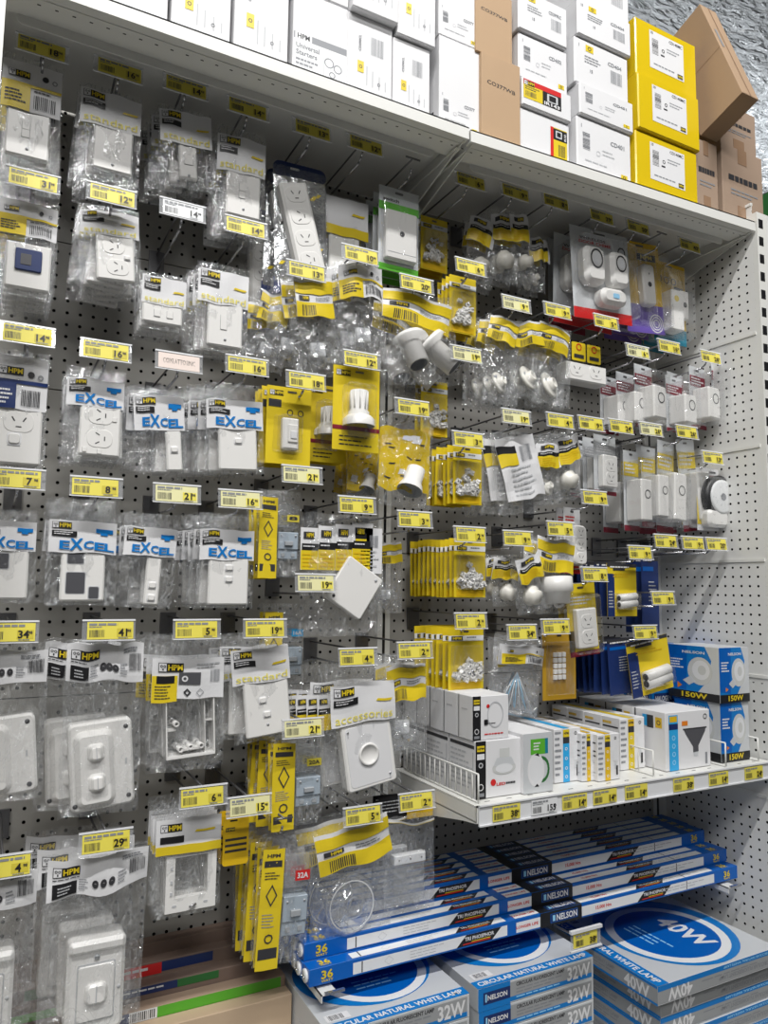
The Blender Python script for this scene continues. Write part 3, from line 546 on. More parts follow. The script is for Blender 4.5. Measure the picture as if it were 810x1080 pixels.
def clamshell(W, H, seed, card, accent, item, D=.045, nm='packaged_doorbell'):
    r = base(nm); b = MB(); y = -.0008; grid(b, -W/2, -H, W/2, .006, card, nx=2, nz=2)
    b.slab(0, -.004, W*.2, .005, .0012, y, .002, 'dark_steel', 0, 3)
    if item in ('bell2', 'bell1'): b.text('WIRELESS', -W*.12, -H*.09, H*.030, 'ink', W*.45, y); b.text('DOOR CHIME', -W*.08, -H*.135, H*.035, 'red', W*.55, y); b.quad(-W/2, -H, W/2, -H*.88, accent, y); b.ring(W*.38, -H*.17, W*.05, W*.07, 'ink', y, 10)
    elif item == 'sensor': b.quad(-W/2, -H, W/2, -H*.68, accent, y); b.quad(-W*.1, -H*.18, W*.40, -H*.10, 'ink', y); b.text('HPM', W*.15, -H*.14, H*.045, 'yellow', W*.3, y*1.6); [b.ring(W*.28, -H*.88, W*q, W*(q+.025), 'paper', y*1.5, 16) for q in (.06, .11, .16)]
    elif item == 'chime': b.quad(-W/2, -H, W/2, -H*.80, accent, y); [b.ring(-W*.3+k*W*.22, -H*.2, W*.06, W*.08, 'ink', y, 12) for k in range(3)]; b.quad(W*.14, -H*.34, W*.42, -H*.26, 'ink', y)
    elif item == 'plate': b.quad(-W/2, -H*.26, W/2, -H*.16, 'green', y); b.quad(-W/2, -H, W/2, -H*.92, 'green', y); b.text('switch', -W*.2, -H*.12, H*.04, 'ink', W*.4, y)
    elif item in ('adaptor', 'block'): b.quad(-W*.48, -H*.30, W*.48, -H*.12, accent, y); b.lines(-W*.4, -H*.15, W*.8, 3, H*.045, 'paper', y*1.6, .5, seed); b.quad(-W/2, -H, W/2, -H*.93, 'maroon', y)
    elif item == 'timer': b.quad(-W/2, -H*.2, W/2, -H*.08, 'red', y); b.quad(-W/2, -H*.9, W/2, -H*.2, 'yellow', y); b.text('TIMER', W*.1, -H*.14, H*.06, 'paper', W*.6, y*1.6)
    elif item == 'strip': b.quad(-W/2, -H, W/2, -H*.88, 'red', y); b.lines(-W*.4, -H*.1, W*.7, 2, H*.05, 'red', y, .5, seed)
    b.build('backing_card', r); q = MB()
    if item not in ('strip',): q.slab(0, -H*.54, W*.94, H*.84, .0012, -D, .010, 'blister', .008)
    q.build('blister', r) if q.v else None
    c = MB(); Y0 = -.002
    def bell(x, z, w, h, g=True):
        c.slab(x, z, w, h, Y0, -D*.72, w*.3, 'white_plastic', w*.16, 5)
        if g: c.ring(x, z+h*.14, w*.23, w*.29, 'ink', -D*.72-.0006, 20, 1.25); c.disc(x, z+h*.14, w*.2, 'clear_white', -D*.72-.0008, 18, w*.25)
    if item == 'bell2': bell(-W*.22, -H*.43, W*.36, H*.42); bell(W*.2, -H*.43, W*.31, H*.40); c.slab(W*.06, -H*.76, W*.44, H*.19, Y0, -D*.8, W*.1, 'white_plastic', W*.05, 5); c.slab(W*.06, -H*.76, W*.1, H*.05, -D*.79, -D*.84, .002, 'sky', 0)
    elif item == 'bell1': bell(W*.12, -H*.55, W*.5, H*.55)
    elif item == 'sensor': c.slab(W*.02, -H*.48, W*.32, H*.46, Y0, -D*.5, W*.08, 'white_plastic', W*.03, 5); c.disc(W*.02, -H*.48, W*.05, 'ink', -D*.5-.0006); c.disc(W*.02, -H*.36, W*.02, 'grey_ink', -D*.5-.0006, 8)
    elif item == 'chime': c.slab(-W*.1, -H*.64, W*.38, H*.5, Y0, -D*.9, W*.04, 'white_plastic', W*.02, 4); c.ring(-W*.14, -H*.50, 0.0, W*.07, 'yellow', -D*.9-.0006, 14); c.slab(W*.32, -H*.5, W*.26, H*.36, Y0, -D*.4, W*.03, 'white_plastic', W*.02); c.disc(W*.32, -H*.5, W*.06, 'ink', -D*.4-.0008)
    elif item == 'plate': c.slab(0, -H*.58, W*.78, H*.60, Y0, -.016, .004, 'white_plastic', .003); c.disc(0, -H*.56, W*.06, 'ink', -.0168); c.slab(0, -H*.80, W*.7, .001, -.015, -.0165, .0004, 'pale_ink', 0, 1)
    elif item == 'adaptor': c.slab(.0, -H*.62, W*.7, H*.52, Y0, -D*.82, W*.06, 'white_plastic', W*.05, 4); c.ring(W*.05, -H*.55, W*.15, W*.19, 'ink', -D*.82-.0006, 18)
    elif item == 'block': c.slab(0, -H*.60, W*.66, H*.56, Y0, -D*.6, W*.05, 'white_plastic', W*.03, 4); socket(c, 0, -H*.50, W*.36, -D*.6); socket(c, 0, -H*.72, W*.36, -D*.6)
    elif item == 'timer': c.lathe((W*.02, -.002, -H*.45), (0, -1, 0), [(0, 0), (W*.46, 0), (W*.46, .02), (W*.40, .026), (0, .026)], 'black', 26); c.lathe((W*.02, -.026, -H*.45), (0, -1, 0), [(W*.36, 0), (W*.36, .004), (W*.30, .006), (0, .006)], 'tag_white', 24); c.disc(W*.02, -H*.45, W*.08, 'grey_ink', -.0325); c.slab(-W*.1, -H*.80, W*.6, H*.3, Y0, -.03, W*.12, 'white_plastic', W*.06, 4)
    elif item == 'strip': c.slab(0, -H*.56, W*.80, H*.62, Y0, -.026, W*.2, 'white_plastic', W*.06, 4); [socket(c, 0, -H*(.36+.2*k), W*.42, -.026) for k in range(3)]
    c.build({'timer': 'timer_switch', 'strip': 'power_strip', 'plate': 'wall_plate', 'adaptor': 'power_adaptor', 'block': 'double_adaptor'}.get(item, 'door_chime'), r); return r
def starter_card(W, H, seed, dark=False, cyl=True):
    r = base('packaged_starter'); b = MB(); y = -.0008; grid(b, -W/2, -H, W/2, .006, 'navy' if dark else 'yellow', nx=2, nz=2); b.slab(0, -.006, .014, .004, .0012, y, .002, 'black', 0, 3)
    b.quad(-W/2, -H*.02, W/2, .006, 'ink', y); b.lines(-W*.4, -.001, W*.8, 1, .006, 'paper', y*1.6, .6, seed)
    if not dark: b.quad(-W*.30, -H*.09, W*.1, -H*.04, 'ink', y*1.5); b.lines(-W*.3, -H*.15, W*.7, 2, H*.05, 'deep_yellow', y*1.5, .4, seed)
    if not dark: b.quad(-W/2, -H, -W*.26, -.02, 'navy', y*1.3); b.lines(-W*.46, -H*.5, W*.16, 6, H*.06, 'pale_ink', y*1.7, .35, seed)
    else: b.quad(-W*.42, -H*.16, W*.2, -H*.10, 'blue', y); b.lines(-W*.1, -H*.3, W*.5, 6, H*.05, 'pale_ink', y, .3, seed)
    b.build('backing_card', r)
    if cyl:
        c = MB(); 
        for k in range(2): c.cyl((-W*.22, -.012, -H*(.64+.13*k)), (W*.34, -.012, -H*(.60+.13*k)), W*.095, 'white_plastic', 14); c.cyl((-W*.23, -.012, -H*(.64+.13*k)), (-W*.225, -.012, -H*(.64+.13*k)), W*.06, 'ink', 12)
        c.build('starter', r); q = MB(); q.slab(W*.04, -H*.7, W*.78, H*.32, -.001, -.026, .005, 'blister', .004); q.build('blister', r)
    return r
def gold_card(W, H, seed):
    r = base('packaged_feet'); b = MB(); grid(b, -W/2, -H, W/2, .004, 'gold', nx=2, nz=2); b.slab(0, -.005, .014, .004, .0012, -.0008, .002, 'black', 0, 3); b.build('backing_card', r)
    c = MB()
    for i in range(3):
        for j in range(5): c.slab((i-1)*W*.13-.002, -H*.32-j*H*.085, W*.10, H*.07, -.001, -.006, .0015, 'white_plastic', .001, 2)
    c.build('cable_clips', r); q = MB(); q.slab(0, -H*.52, W*.8, H*.8, -.0008, -.010, .003, 'blister', .002); q.build('blister', r); return r
def powerboard(W, H, seed, foil_bag=True, lean=13):
    r = base('packaged_powerboard'); f = film_bag(W, H*.97, .012, seed, 'film', 9, 16); f.build('clear_bag', r)
    b = MB(); b.slab(0, .0, W, H*.12, .002, 0, W*.16, 'navy', 0, 5); b.slab(-W*.1, .004, .02, .005, .0025, -.0006, .002, 'paper', 0, 3); b.quad(-W/2, -H, W/2, -H*.88, 'navy'); b.build('header_card', r)
    if foil_bag:
        g = MB(); rn = random.Random(seed); grid(g, -W*.48, -H*.92, W*.48, -H*.06, 'silver_film', nx=6, nz=10)
        for k in range(16): x = rn.uniform(-.42, .34)*W; z = -rn.uniform(.1, .88)*H; g.quad(x, z, x+W*.07, z+H*.03, 'yellow' if k % 3 else 'black', -.0009, W*.06)
        bowed(g, W, seed, .006, .002).build('foil_sleeve', r)
    c = MB(); c.slab(0, 0, W*.52, H*.72, .0, -.022, .005, 'white_plastic', .005, 4)
    for k in range(4): socket(c, 0, H*(.26-.17*k), W*.28, -.022, k % 2)
    c.build('power_board', r, (-W*.04, -.006, -H*.50), (0, R(-lean), 0)); return r
def tab_adaptor(W, H, seed):
    r = base('packaged_adaptor')
    for s, dx in ((0, -.2), (1, .18)):
        b = MB(); x = W*dx; b.slab(x, -H*.22, W*.34, H*.40, .002, .001, .004, 'yellow', 0, 3); b.quad(x-W*.12, -H*.36, x+W*.12, -H*.28, 'ink', 0); b.ring(x, -H*.12, W*.05, W*.07, 'red', 0, 10); b.build('hang_tab', r)
    c = MB(); c.slab(0, -H*.66, W, H*.40, .04, .0, .004, 'white_plastic', .004, 4); [socket(c, W*u, -H*.62, W*.26, .0) for u in (-.26, .22)]; c.build('double_adaptor', r); return r
def big_switch(W, H, seed, two=True, hz=(.03, .24)):
    r = base('packaged_outdoor_switch'); film_bag(W, H, .030, seed, 'film_milky', 14, 18, rag=.8, crump=.006).build('clear_bag', r)
    h = header('bigwhite', W*.97, -H*hz[0], -H*hz[1], seed); bowed(h, W, seed, .010, -.012).build('header_card', r)
    c = MB(); w, h_ = W*.80, H*.50
    c.slab(0, 0, w, h_, .03, -.004, .010, 'white_plastic', .004, 5); c.slab(-w*.12, -h_*.02, w*.60, h_*.86, -.003, -.016, .014, 'white_plastic', .008, 5)
    for z in ((.17, -.17) if two else (.0,)): c.slab(-w*.10, h_*z, w*.28, h_*.20, -.014, -.019, .008, 'grey_plastic' if False else 'white_plastic', .003, 5); c.slab(-w*.10, h_*z, w*.20, h_*.17, -.018, -.027, .006, 'white_plastic', .004, 5); c.slab(-w*.10, h_*z, w*.012, h_*.14, -.026, -.0275, .0005, 'pale_ink', 0, 1)
    for u, v in ((.40, .40), (.40, -.40), (-.44, -.42)): c.cyl((w*u, -.003, h_*v), (w*u, -.0046, h_*v), .004, 'ink', 12)
    c.slab(w*.38, 0, .003, .010, -.003, -.0048, .001, 'pale_ink', 0, 2)
    c.build('switch_body', r, (W*.03, .004, -H*.70), (0, R(-5), 0)); return r
def isolator(W, H, seed, dial=True):
    r = base('packaged_isolator'); film_bag(W, H, .034, seed, 'film_milky', 14, 18, rag=.7, crump=.006).build('clear_bag', r)
    h = header('bigwhite', W*.97, -H*.0, -H*.20, seed); bowed(h, W, seed, .012, -.014).build('header_card', r)
    c = MB(); w, q = W*.56, H*.50
    c.slab(0, 0, w, q, .04, -.006, .010, 'white_plastic', .006, 5); c.slab(0, q*.44, w*.98, q*.14, .0, -.014, .006, 'white_plastic', .006, 5)
    c.slab(0, -q*.06, w*.66, q*.62, -.0055, -.0068, .004, 'pale_ink', 0, 4); c.slab(0, -q*.06, w*.62, q*.58, -.006, -.010, .004, 'white_plastic', .001, 4)
    c.slab(0, -q*.06, w*.38, q*.22, -.009, -.018, .010, 'white_plastic', .004, 5); c.slab(0, -q*.06, .002, q*.18, -.017, -.0186, .0005, 'pale_ink', 0, 1)
    for z in (.31, -.44): c.cyl((0, -.006, q*z), (0, -.0085, q*z), .0045, 'grey_plastic', 14); c.box(-.0035, .0035, -.0088, -.0084, q*z-.0005, q*z+.0005, 'ink')
    c.cyl((w*.40, -.005, -q*.06), (w*.40, -.007, -q*.06), .003, 'pale_ink', 10)
    c.build('isolator_body', r, (W*.03, .0, -H*.72)); return r
def mount_block(W, H, seed):
    r = base('packaged_mounting_block'); film_bag(W, H, .016, seed, 'film', 12, 16, rag=.8, crump=.004).build('clear_bag', r)
    h = header('mount', W*.92, -H*.14, -H*.44, seed); bowed(h, W, seed, .004, -.010).build('header_card', r)
    c = MB(); w, q, t = W*.62, H*.50, .0022
    for a in ((-w/2, -w/2+t, -q/2, q/2), (w/2-t, w/2, -q/2, q/2), (-w/2, w/2, -q/2, -q/2+t*2), (-w/2, w/2, q/2-t, q/2)): c.box(a[0], a[1], -.010, .022, a[2], a[3], 'white_plastic')
    c.box(w*.30, w*.32, -.004, .022, -q/2, q/2, 'white_plastic'); c.box(w*.32, w/2, -.002, .022, -.001, .001, 'white_plastic')
    for u, v in ((-.28, .0), (.34, .36), (-.20, -.38), (.22, -.36), (0, -.36)):
        c.lathe((w*u, .02, q*v), (0, -1, 0), [(.0045, 0), (.0055, .028), (.0028, .0282), (.0025, .02)], 'white_plastic', 14)
    c.box(-w/2, -w*.28, -.004, .02, -q*.10, -q*.075, 'white_plastic'); c.box(-w*.2, w*.2, -.008, .02, -q*.40, -q*.37, 'white_plastic')
    c.build('mounting_block', r, (W*.05, .0, -H*.62), (0, R(-3), 0)); return r
def mount_frame(W, H, seed):
    r = base('packaged_wall_bracket'); film_bag(W, H, .012, seed, 'film', 10, 14, rag=.5).build('clear_bag', r)
    h = header('plain', W*.96, -H*.09, -H*.40, seed); h.logo(-W*.42, -H*.20, H*.07); h.quad(-W*.42, -H*.30, -W*.08, -H*.24, 'black', -.0008); bowed(h, W, seed, .002, -.008).build('header_card', r)
    c = MB(); w, q, t = W*.74, H*.56, W*.13
    for a in ((-w/2, -w/2+t, -q/2, q/2), (w/2-t, w/2, -q/2, q/2), (-w/2+t, w/2-t, -q/2, -q/2+t*1.5), (-w/2+t, w/2-t, q/2-t, q/2)): c.box(a[0], a[1], -.006, .006, a[2], a[3], 'white_plastic')
    for u, v in ((-.32, -.40), (.30, -.40)): c.slab(w*u, q*v, .008, .004, -.0055, -.0066, .002, 'pale_ink', 0, 3)
    for v in (.2, -.02, -.2): c.box(-w*.41, -w*.37, -.0075, -.006, q*v-.003, q*v+.003, 'pale_ink')
    c.cyl((w*-.04, -.012, -q*.43), (w*.10, -.010, -q*.40), .0022, 'steel', 8); c.build('mounting_frame', r, (W*.06, .0, -H*.64)); return r
def junction(W, H, seed):
    r = base('packaged_junction_box'); film_bag(W, H, .022, seed, 'film_milky', 13, 17, rag=1.2, crump=.006).build('clear_bag', r)
    b = MB(); M0 = b.M
    for k in range(4): 
        q = header('mini', W*.26, -H*(.10-.02*k), -H*.44, seed+k); q.deform(lambda p, k=k: (p[0]-W*.38+W*.20*k, p[1]-.008-.002*k, p[2])); b.v += q.v and []; 
        q.build('printed_strip', r)
    q = header('back', W*.34, -H*.08, -H*.46, seed); q.deform(lambda p: (p[0]+W*.30, p[1]-.014, p[2])); q.build('printed_leaflet', r)
    c = MB(); s = W*.50; c.slab(0, 0, s, s*1.06, .012, -.008, .005, 'white_plastic', .002, 4); c.cyl((s*.34, -.008, s*.42), (s*.34, -.0092, s*.42), .0032, 'pale_ink', 10); c.cyl((-s*.34, -.008, -s*.42), (-s*.34, -.0092, -s*.42), .0032, 'ink', 10)
    c.build('junction_box', r, (W*.12, -.012, -H*.58), (0, R(33), 0)); return r
def dial_bag(W, H, seed):
    r = base('packaged_wall_box'); film_bag(W, H, .022, seed, 'film', 13, 17, rag=1.1, crump=.005).build('clear_bag', r)
    h = header('accessories', W*.80, -H*.13, -H*.42, seed); bowed(h, W, seed, .006, -.016).build('header_card', r)
    for k in range(4): q = header('mini', W*.2, -H*.20, -H*.45, seed+k); q.deform(lambda p, k=k: (p[0]-W*.72+W*.10*k, p[1]+.035-.012*k, p[2])); q.build('printed_strip', r)
    c = MB(); s = W*.62; c.slab(0, 0, s, s*1.2, .02, -.008, .008, 'white_plastic', .003, 5); c.slab(0, 0, s*.86, s*1.06, -.0078, -.0088, .008, 'paper', .0004, 5)
    c.lathe((-s*.02, -.008, 0), (0, -1, 0), [(s*.20, 0), (s*.20, .004), (s*.17, .006), (s*.16, .003), (0, .003)], 'white_plastic', 24)
    for u, v in ((-.38, .46), (.36, -.44)): c.cyl((s*u, -.008, s*v), (s*u, -.0105, s*v), .0022, 'steel', 8); c.box(s*u-.001, s*u+.001, -.0095, -.008, s*v-.010, s*v, 'pale_ink')
    c.build('wall_box', r, (W*.06, -.008, -H*.65), (0, R(-6), 0)); return r
def foil_bag(W, H, seed):
    """crumpled bag printed all over in yellow, a tilted white lamp holder lying in its foot"""
    r = base('packaged_lampholder'); film_bag(W, H, .020, seed, 'film', 12, 15, rag=.8, crump=.005).build('clear_bag', r)
    g = MB(); g.sub = .006; grid(g, -W*.46, -H*.80, W*.46, -H*.14, 'gloss_yellow', nx=16, nz=16); rn = random.Random(seed)
    for k in range(9): x = rn.uniform(-.40, .25)*W; z = -rn.uniform(.2, .74)*H; g.quad(x, z, x+W*.10, z+H*.014, 'black', -.001, W*.02)
    for k in range(5): x = rn.uniform(-.40, .1)*W; z = -rn.uniform(.2, .74)*H; g.quad(x, z, x+W*.16, z+H*.05, 'paper', -.001, W*.03)
    bowed(g, W, seed, .009, .004, .006).build('printed_sleeve', r)
    c = MB(); c.lathe((W*.18, -.006, -H*.56), (-.42, -.25, -1), [(0, 0), (W*.15, 0), (W*.15, H*.17), (W*.18, H*.20), (W*.21, H*.27)], 'white_plastic', 18); c.lathe((W*.18, -.006, -H*.56), (-.42, -.25, -1), [(W*.21, H*.27), (W*.19, H*.272), (W*.14, H*.2), (0, H*.2)], 'grey_plastic', 18)
    c.build('lamp_holder', r); return r
def cable_cards(W, H, seed):
    r = base('packaged_cover'); b = MB(); grid(b, -W*.5, -H*.42, W*.05, 0, 'black', nx=2, nz=1); b.lines(-W*.45, -H*.06, W*.4, 4, H*.05, 'pale_ink', -.001, .3, seed); b.build('black_card', r)
    b = MB(); grid(b, -W*.02, -H*.36, W*.46, -H*.04, 'deep_yellow', nx=2, nz=1); b.lines(W*.02, -H*.10, W*.38, 4, H*.045, 'ink', -.001, .35, seed); b.build('yellow_card', r, (0, -.006, 0)); return r
def yellow_tab(W, H, seed):
    r = base('packaged_fuse'); b = MB(); b.slab(0, -H*.5, W, H, .0012, 0, W*.12, 'deep_yellow', 0, 4); b.slab(-W*.1, -H*.06, W*.3, H*.03, .0014, -.0004, .002, 'black', 0, 2); b.quad(-W*.4, -H*.28, -W*.05, -H*.20, 'ink', -.0006); b.text('HPM', -W*.22, -H*.24, H*.05, 'yellow', W*.3, -.0012)
    for z in (.48, .60, .72): b.quad(-W*.42, -H*z, W*.42, -H*(z-.05), 'ink', -.0006)
    b.build('printed_card', r); return r

def size(cx, ty, Wp, Hp, Y): a = at(cx-Wp/2, ty+Hp/2, Y); b = at(cx+Wp/2, ty+Hp/2, Y); return b.x-a.x, at(cx, ty, Y).z-at(cx, ty+Hp, Y).z
SEED = [0]
def hang(fn, rect, cat, short, group, n=1, step=.02, roll=0, yaw=0, tilt=0, Y=-.212, jx=.003, jr=2.5, drift=0., args=(), kw={}, noback=None, dz=0.):
    """rect = the front pack seen in the photograph (x0, y0, x1, y1); n packs one behind the other on the prong"""
    x0, y0, x1, y1 = rect; cx = (x0+x1)/2; W, H = size(cx, y0, x1-x0, y1-y0, Y); SEED[0] += 1; sd = SEED[0]
    r = fn(W, H, *args, **kw) if fn in NOSEED else fn(W, H, *((sd,)+tuple(args)), **kw)
    p = at(cx, y0, Y); r.location = p; r.rotation_euler = (R(tilt), R(roll), R(yaw)); rn = random.Random(sd*7)
    tag(r, short, cat, group)
    for k in range(1, n):
        c = copy_tree(r); c.location = (p.x+rn.uniform(-jx, jx)+drift*k, p.y+step*k, p.z+rn.uniform(-.002, .002)+dz*k)
        c.rotation_euler = (R(tilt+rn.uniform(-1, 1)), R(roll*(.4 if k else 1)+rn.uniform(-jr, jr)), R(yaw+rn.uniform(-jr, jr)))
        c['label'] = 'pack behind the '+short
    return r
def BP(W, H, hs, hz, pr, feats, **k): return bag_plate(W, H, hs, hz, pr, feats, SEED[0], **k)
def BR(W, H, hs, hz, item, **k): return bag_round(W, H, hs, hz, SEED[0], item, **k)
def CS(W, H, card, accent, item, **k): return clamshell(W, H, SEED[0], card, accent, item, **k)
NOSEED = (BP, BR, CS)
SW, SO, FT, CL, DB, BK = 'packaged switch', 'packaged socket', 'packaged light fitting', 'packaged clips', 'packaged door chime', 'packaged breaker'
Y1, W1, P1, K1 = 'tag_yellow', 'tag_white', 'pale_tag', 'pink_paper'
def HK(x, y, pr, col, short, **k): hook(x, y, pr, col, 'above the '+short, **k)
# ---- first row, in the shade of the top shelf
s = 'yellow-banded switch bag in the top left corner'; HK(45, 51, '18', Y1, s)
hang(BP, (2, 66, 69, 200), SW, s, 'yellow-banded switch bags top left', 4, .028, args=('yellowleft', (.04, .42), (-.02, .58, .70, .39), 'one'))
s = 'blank wall plate bag, second in the top row'; HK(125, 74, '16', Y1, s)
hang(BP, (84, 98, 152, 205), SW, s, 'blank plate bags in the top row', 4, .028, args=('standard', (.04, .38), (.06, .57, .62, .44), 'blank'))
s = 'narrow switch bag, third in the top row'; HK(196, 92, '14', Y1, s)
hang(BP, (166, 118, 224, 202), SW, s, 'narrow switch bags in the top row', 4, .03, roll=-4, drift=-.006, args=('standard', (.04, .44), (.02, .64, .33, .42), 'stdslim'))
s = 'two-switch plate bag, fourth in the top row'; HK(262, 115, '14', Y1, s)
hang(BP, (228, 140, 282, 250), SW, s, 'two-switch plate bags in the top row', 4, .028, args=('standard', (.08, .42), (.06, .60, .66, .44), 'one'))
s = 'power board in a foil sleeve with navy top'; HK(329, 137, '13', Y1, s)
hang(powerboard, (288, 182, 345, 312), 'packaged power board', s, 'power boards in foil sleeves', 2, .04, roll=-2, Y=-.19, jx=.006)
s = 'navy-footed power board low behind the foil sleeve'
hang(powerboard, (252, 228, 300, 345), 'packaged power board', s, 'navy-footed power board', 1, Y=-.10, args=(False, 2))
s = 'white-header accessory bag right of the power board'; HK(385, 153, '12', Y1, s)
hang(BP, (342, 212, 389, 300), SW, s, 'accessory bags right of the power board', 3, .03, Y=-.17, args=('plain', (.0, .46), (-.05, .70, .68, .60), 'blank'))
s = 'green-banded blister of a blank plate with black dot'; hook(437, 172, '', Y1, 'above the '+s, tagged=False)
hang(CS, (400, 203, 442, 288), SW, s, 'green-banded blisters', 3, .035, args=('silver_card', 'green', 'plate'), kw=dict(nm='packaged_wall_plate', D=.022))
s = 'yellow clip card left of the top translucent bags'; HK(496, 191, '6', Y1, s)
hang(clip_card, (444, 232, 472, 286), CL, s, 'clip cards in the top row', 3, .02, Y=-.13)
s = 'three black-labelled translucent bags under the joint'; HK(543, 203, '9', Y1, s)
for k, (a, t, b_) in enumerate(((494, 232, 522), (514, 226, 546), (533, 226, 556))):
    hang(BR, (a, t, b_, t+74), FT, ('leftmost', 'middle', 'rightmost')[k]+' of the three black-labelled translucent bags', 'translucent bags under the joint', 2, .03, Y=-.17-.01*k, roll=(4, 0, -10)[k], args=('mini', (.05, .42), 'small'))
s = 'small round fitting bag left of the door chimes'; HK(586, 213, '8', Y1, s)
hang(BR, (552, 252, 575, 310), FT, s, 'small round fittings by the door chimes', 2, .03, Y=-.17, args=('mini', (.05, .45), 'round'))
s = 'shaded single door chime pack behind the double one'; HK(635, 229, '39', Y1, s)
hang(CS, (578, 258, 616, 350), DB, s, 'single door chimes', 1, .04, Y=-.09, args=('silver_card', 'maroon', 'bell1'))
s = 'twin door chime pack with red foot'; hook(673, 240, '50', Y1, 'above the '+s)
hang(CS, (601, 246, 662, 338), DB, s, 'twin door chimes', 2, .06, Y=-.215, roll=-3, args=('silver_card', 'red', 'bell2'))
s = 'yellow and purple bell push pack'; HK(727, 259, '40', Y1, s)
hang(CS, (654, 258, 694, 350), DB, s, 'yellow and purple bell packs', 3, .04, Y=-.18, roll=-5, args=('deep_yellow', 'purple', 'sensor'))
s = 'yellow and teal chime pack nearest the side panel'; hook(700, 250, '', Y1, 'above the '+s, tagged=False)
hang(CS, (688, 280, 722, 362), DB, s, 'yellow and teal chime packs', 3, .04, Y=-.17, args=('deep_yellow', 'teal', 'chime'))
# ---- second row
s = 'dark-display plate bag at the left edge'; HK(35, 190, '31', Y1, s)
hang(BP, (-3, 214, 64, 318), SO, s, 'dark-display plate bags', 5, .030, args=('yellowleft', (.02, .36), (.05, .66, .72, .46), 'disp'))
s = 'tilted double socket bag, second in row two'; HK(118, 206, '12', Y1, s)
hang(BP, (82, 222, 148, 302), SO, s, 'tilted double socket bags', 6, .026, roll=-4, jr=6, jx=.008, args=('standard', (.05, .36), (.08, .62, .62, .62), 'gpod'))
s = 'sideways two-switch bag below the white ticket'; HK(193, 222, '14', W1, s)
hang(BP, (149, 293, 198, 352), SW, s, 'sideways two-switch bags', 4, .028, args=('standard', (.03, .52), (-.02, .68, .86, .34), [('bt', -.14, 0, .008), ('bt', .18, 0, .008)]))
s = 'two-switch plate bag left of the yellow-topped bags'; HK(260, 240, '14', Y1, s)
hang(BP, (208, 283, 264, 375), SW, s, 'plate bags left of the yellow-topped bags', 4, .028, drift=-.004, args=('standard', (.06, .44), (.05, .66, .66, .50), 'one'))
s = 'pile of yellow-topped cover bags'; HK(323, 286, '13', Y1, s)
for k, (x0, y0, x1, y1, rl, d) in enumerate(((300, 296, 352, 400, -9, -.225), (286, 300, 330, 392, 3, -.195), (272, 312, 312, 396, 10, -.165), (256, 322, 296, 392, 14, -.135))):
    hang(BR, (x0, y0, x1, y1), FT, ('front', 'second', 'third', 'rearmost')[k]+' of the fanned yellow-topped cover bags', 'fanned yellow-topped cover bags', 1, Y=d, roll=rl, args=('bands', (.02, .40), 'shades'))
s = 'clear cover bag with barcode slip, centre of row two'; HK(380, 269, '10', Y1, s)
hang(BR, (352, 281, 402, 384), FT, s, 'clear cover bags with barcode slips', 2, .03, roll=-6, drift=-.012, args=('yellowleft', (.02, .36), 'shades'))
s = 'bag of white conduit bends with yellow header'; HK(440, 300, '20', Y1, s)
hang(BR, (398, 314, 478, 408), 'packaged conduit bends', s, 'conduit bend bags', 2, .06, roll=-8, args=('bands', (.02, .36), 'pipes'), jr=8, dz=-.02)
s = 'bright clip card right of the conduit bends'; HK(497, 282, '6', Y1, s)
hang(clip_card, (474, 294, 502, 352), CL, s, 'clip cards right of the conduit bends', 4, .016)
s = 'yellow-topped fitting bag right of the clip card'; HK(545, 321, '9', P1, 'yellow-topped bag right of the clip card')
hang(BR, (512, 338, 548, 430), FT, s, 'yellow-topped fitting bags right of clip card', 3, .035, roll=3, drift=-.006, args=('bands', (.02, .30), 'round'))
s = 'round batten holder bag under the pale ticket'; HK(588, 328, '9', Y1, s)
hang(BR, (532, 342, 574, 420), FT, s, 'round batten holder bags', 2, .03, roll=-6, args=('bands', (.02, .32), 'round'))
hang(BR, (560, 346, 603, 430), FT, 'bulky yellow-topped bag left of the tabbed adaptor', 'bulky yellow-topped bags', 3, .035, roll=2, args=('bands', (.02, .34), 'round'))
s = 'double adaptor hanging from yellow tabs'; HK(640, 340, '5', Y1, s)
hang(tab_adaptor, (598, 362, 640, 410), 'packaged adaptor', s, 'double adaptor on yellow tabs', 1, Y=-.20, yaw=0)
s = 'left row of edge-on adaptor blisters'; HK(673, 371, '6', P1, s); HK(706, 366, '16', Y1, 'blue-footed pack shelf end'); HK(750, 377, '26', Y1, 'rightmost white adaptor blister of row three')
# ---- third row
s = 'navy-banded switched socket bag at the left edge'; HK(29, 353, '14', Y1, s)
hang(BP, (-6, 374, 54, 498), SO, s, 'navy-banded switched socket bags', 3, .03, args=('blue', (.03, .48), (.02, .70, .80, .48), 'gposw'))
s = 'blue-lettered double socket bag in row three'; HK(112, 370, '16', Y1, s)
hang(BP, (70, 392, 134, 490), SO, s, 'blue-lettered double socket bags', 6, .018, args=('excel', (.10, .40), (.10, .64, .68, .54), 'gpo2'))
s = 'blue-lettered narrow switch bag in row three'; HK(189, 382, '', K1, s)
hang(BP, (138, 410, 194, 500), SW, s, 'blue-lettered narrow switch bags row three', 4, .022, roll=-5, drift=-.004, args=('excel', (.10, .50), (.25, .72, .30, .50), 'slim1'))
s = 'blue-lettered one-switch plate bag in row three'; HK(261, 386, '16', Y1, s)
hang(BP, (215, 408, 278, 503), SW, s, 'blue-lettered one-switch plate bags', 6, .024, drift=-.010, roll=-3, args=('excel', (.16, .48), (.04, .70, .64, .46), 'ex1'))
s = 'yellow card with a small white switch'; HK(323, 402, '18', Y1, s)
hang(yellow_card, (282, 412, 329, 490), SW, s, 'yellow switch cards', 4, .018, drift=-.003)
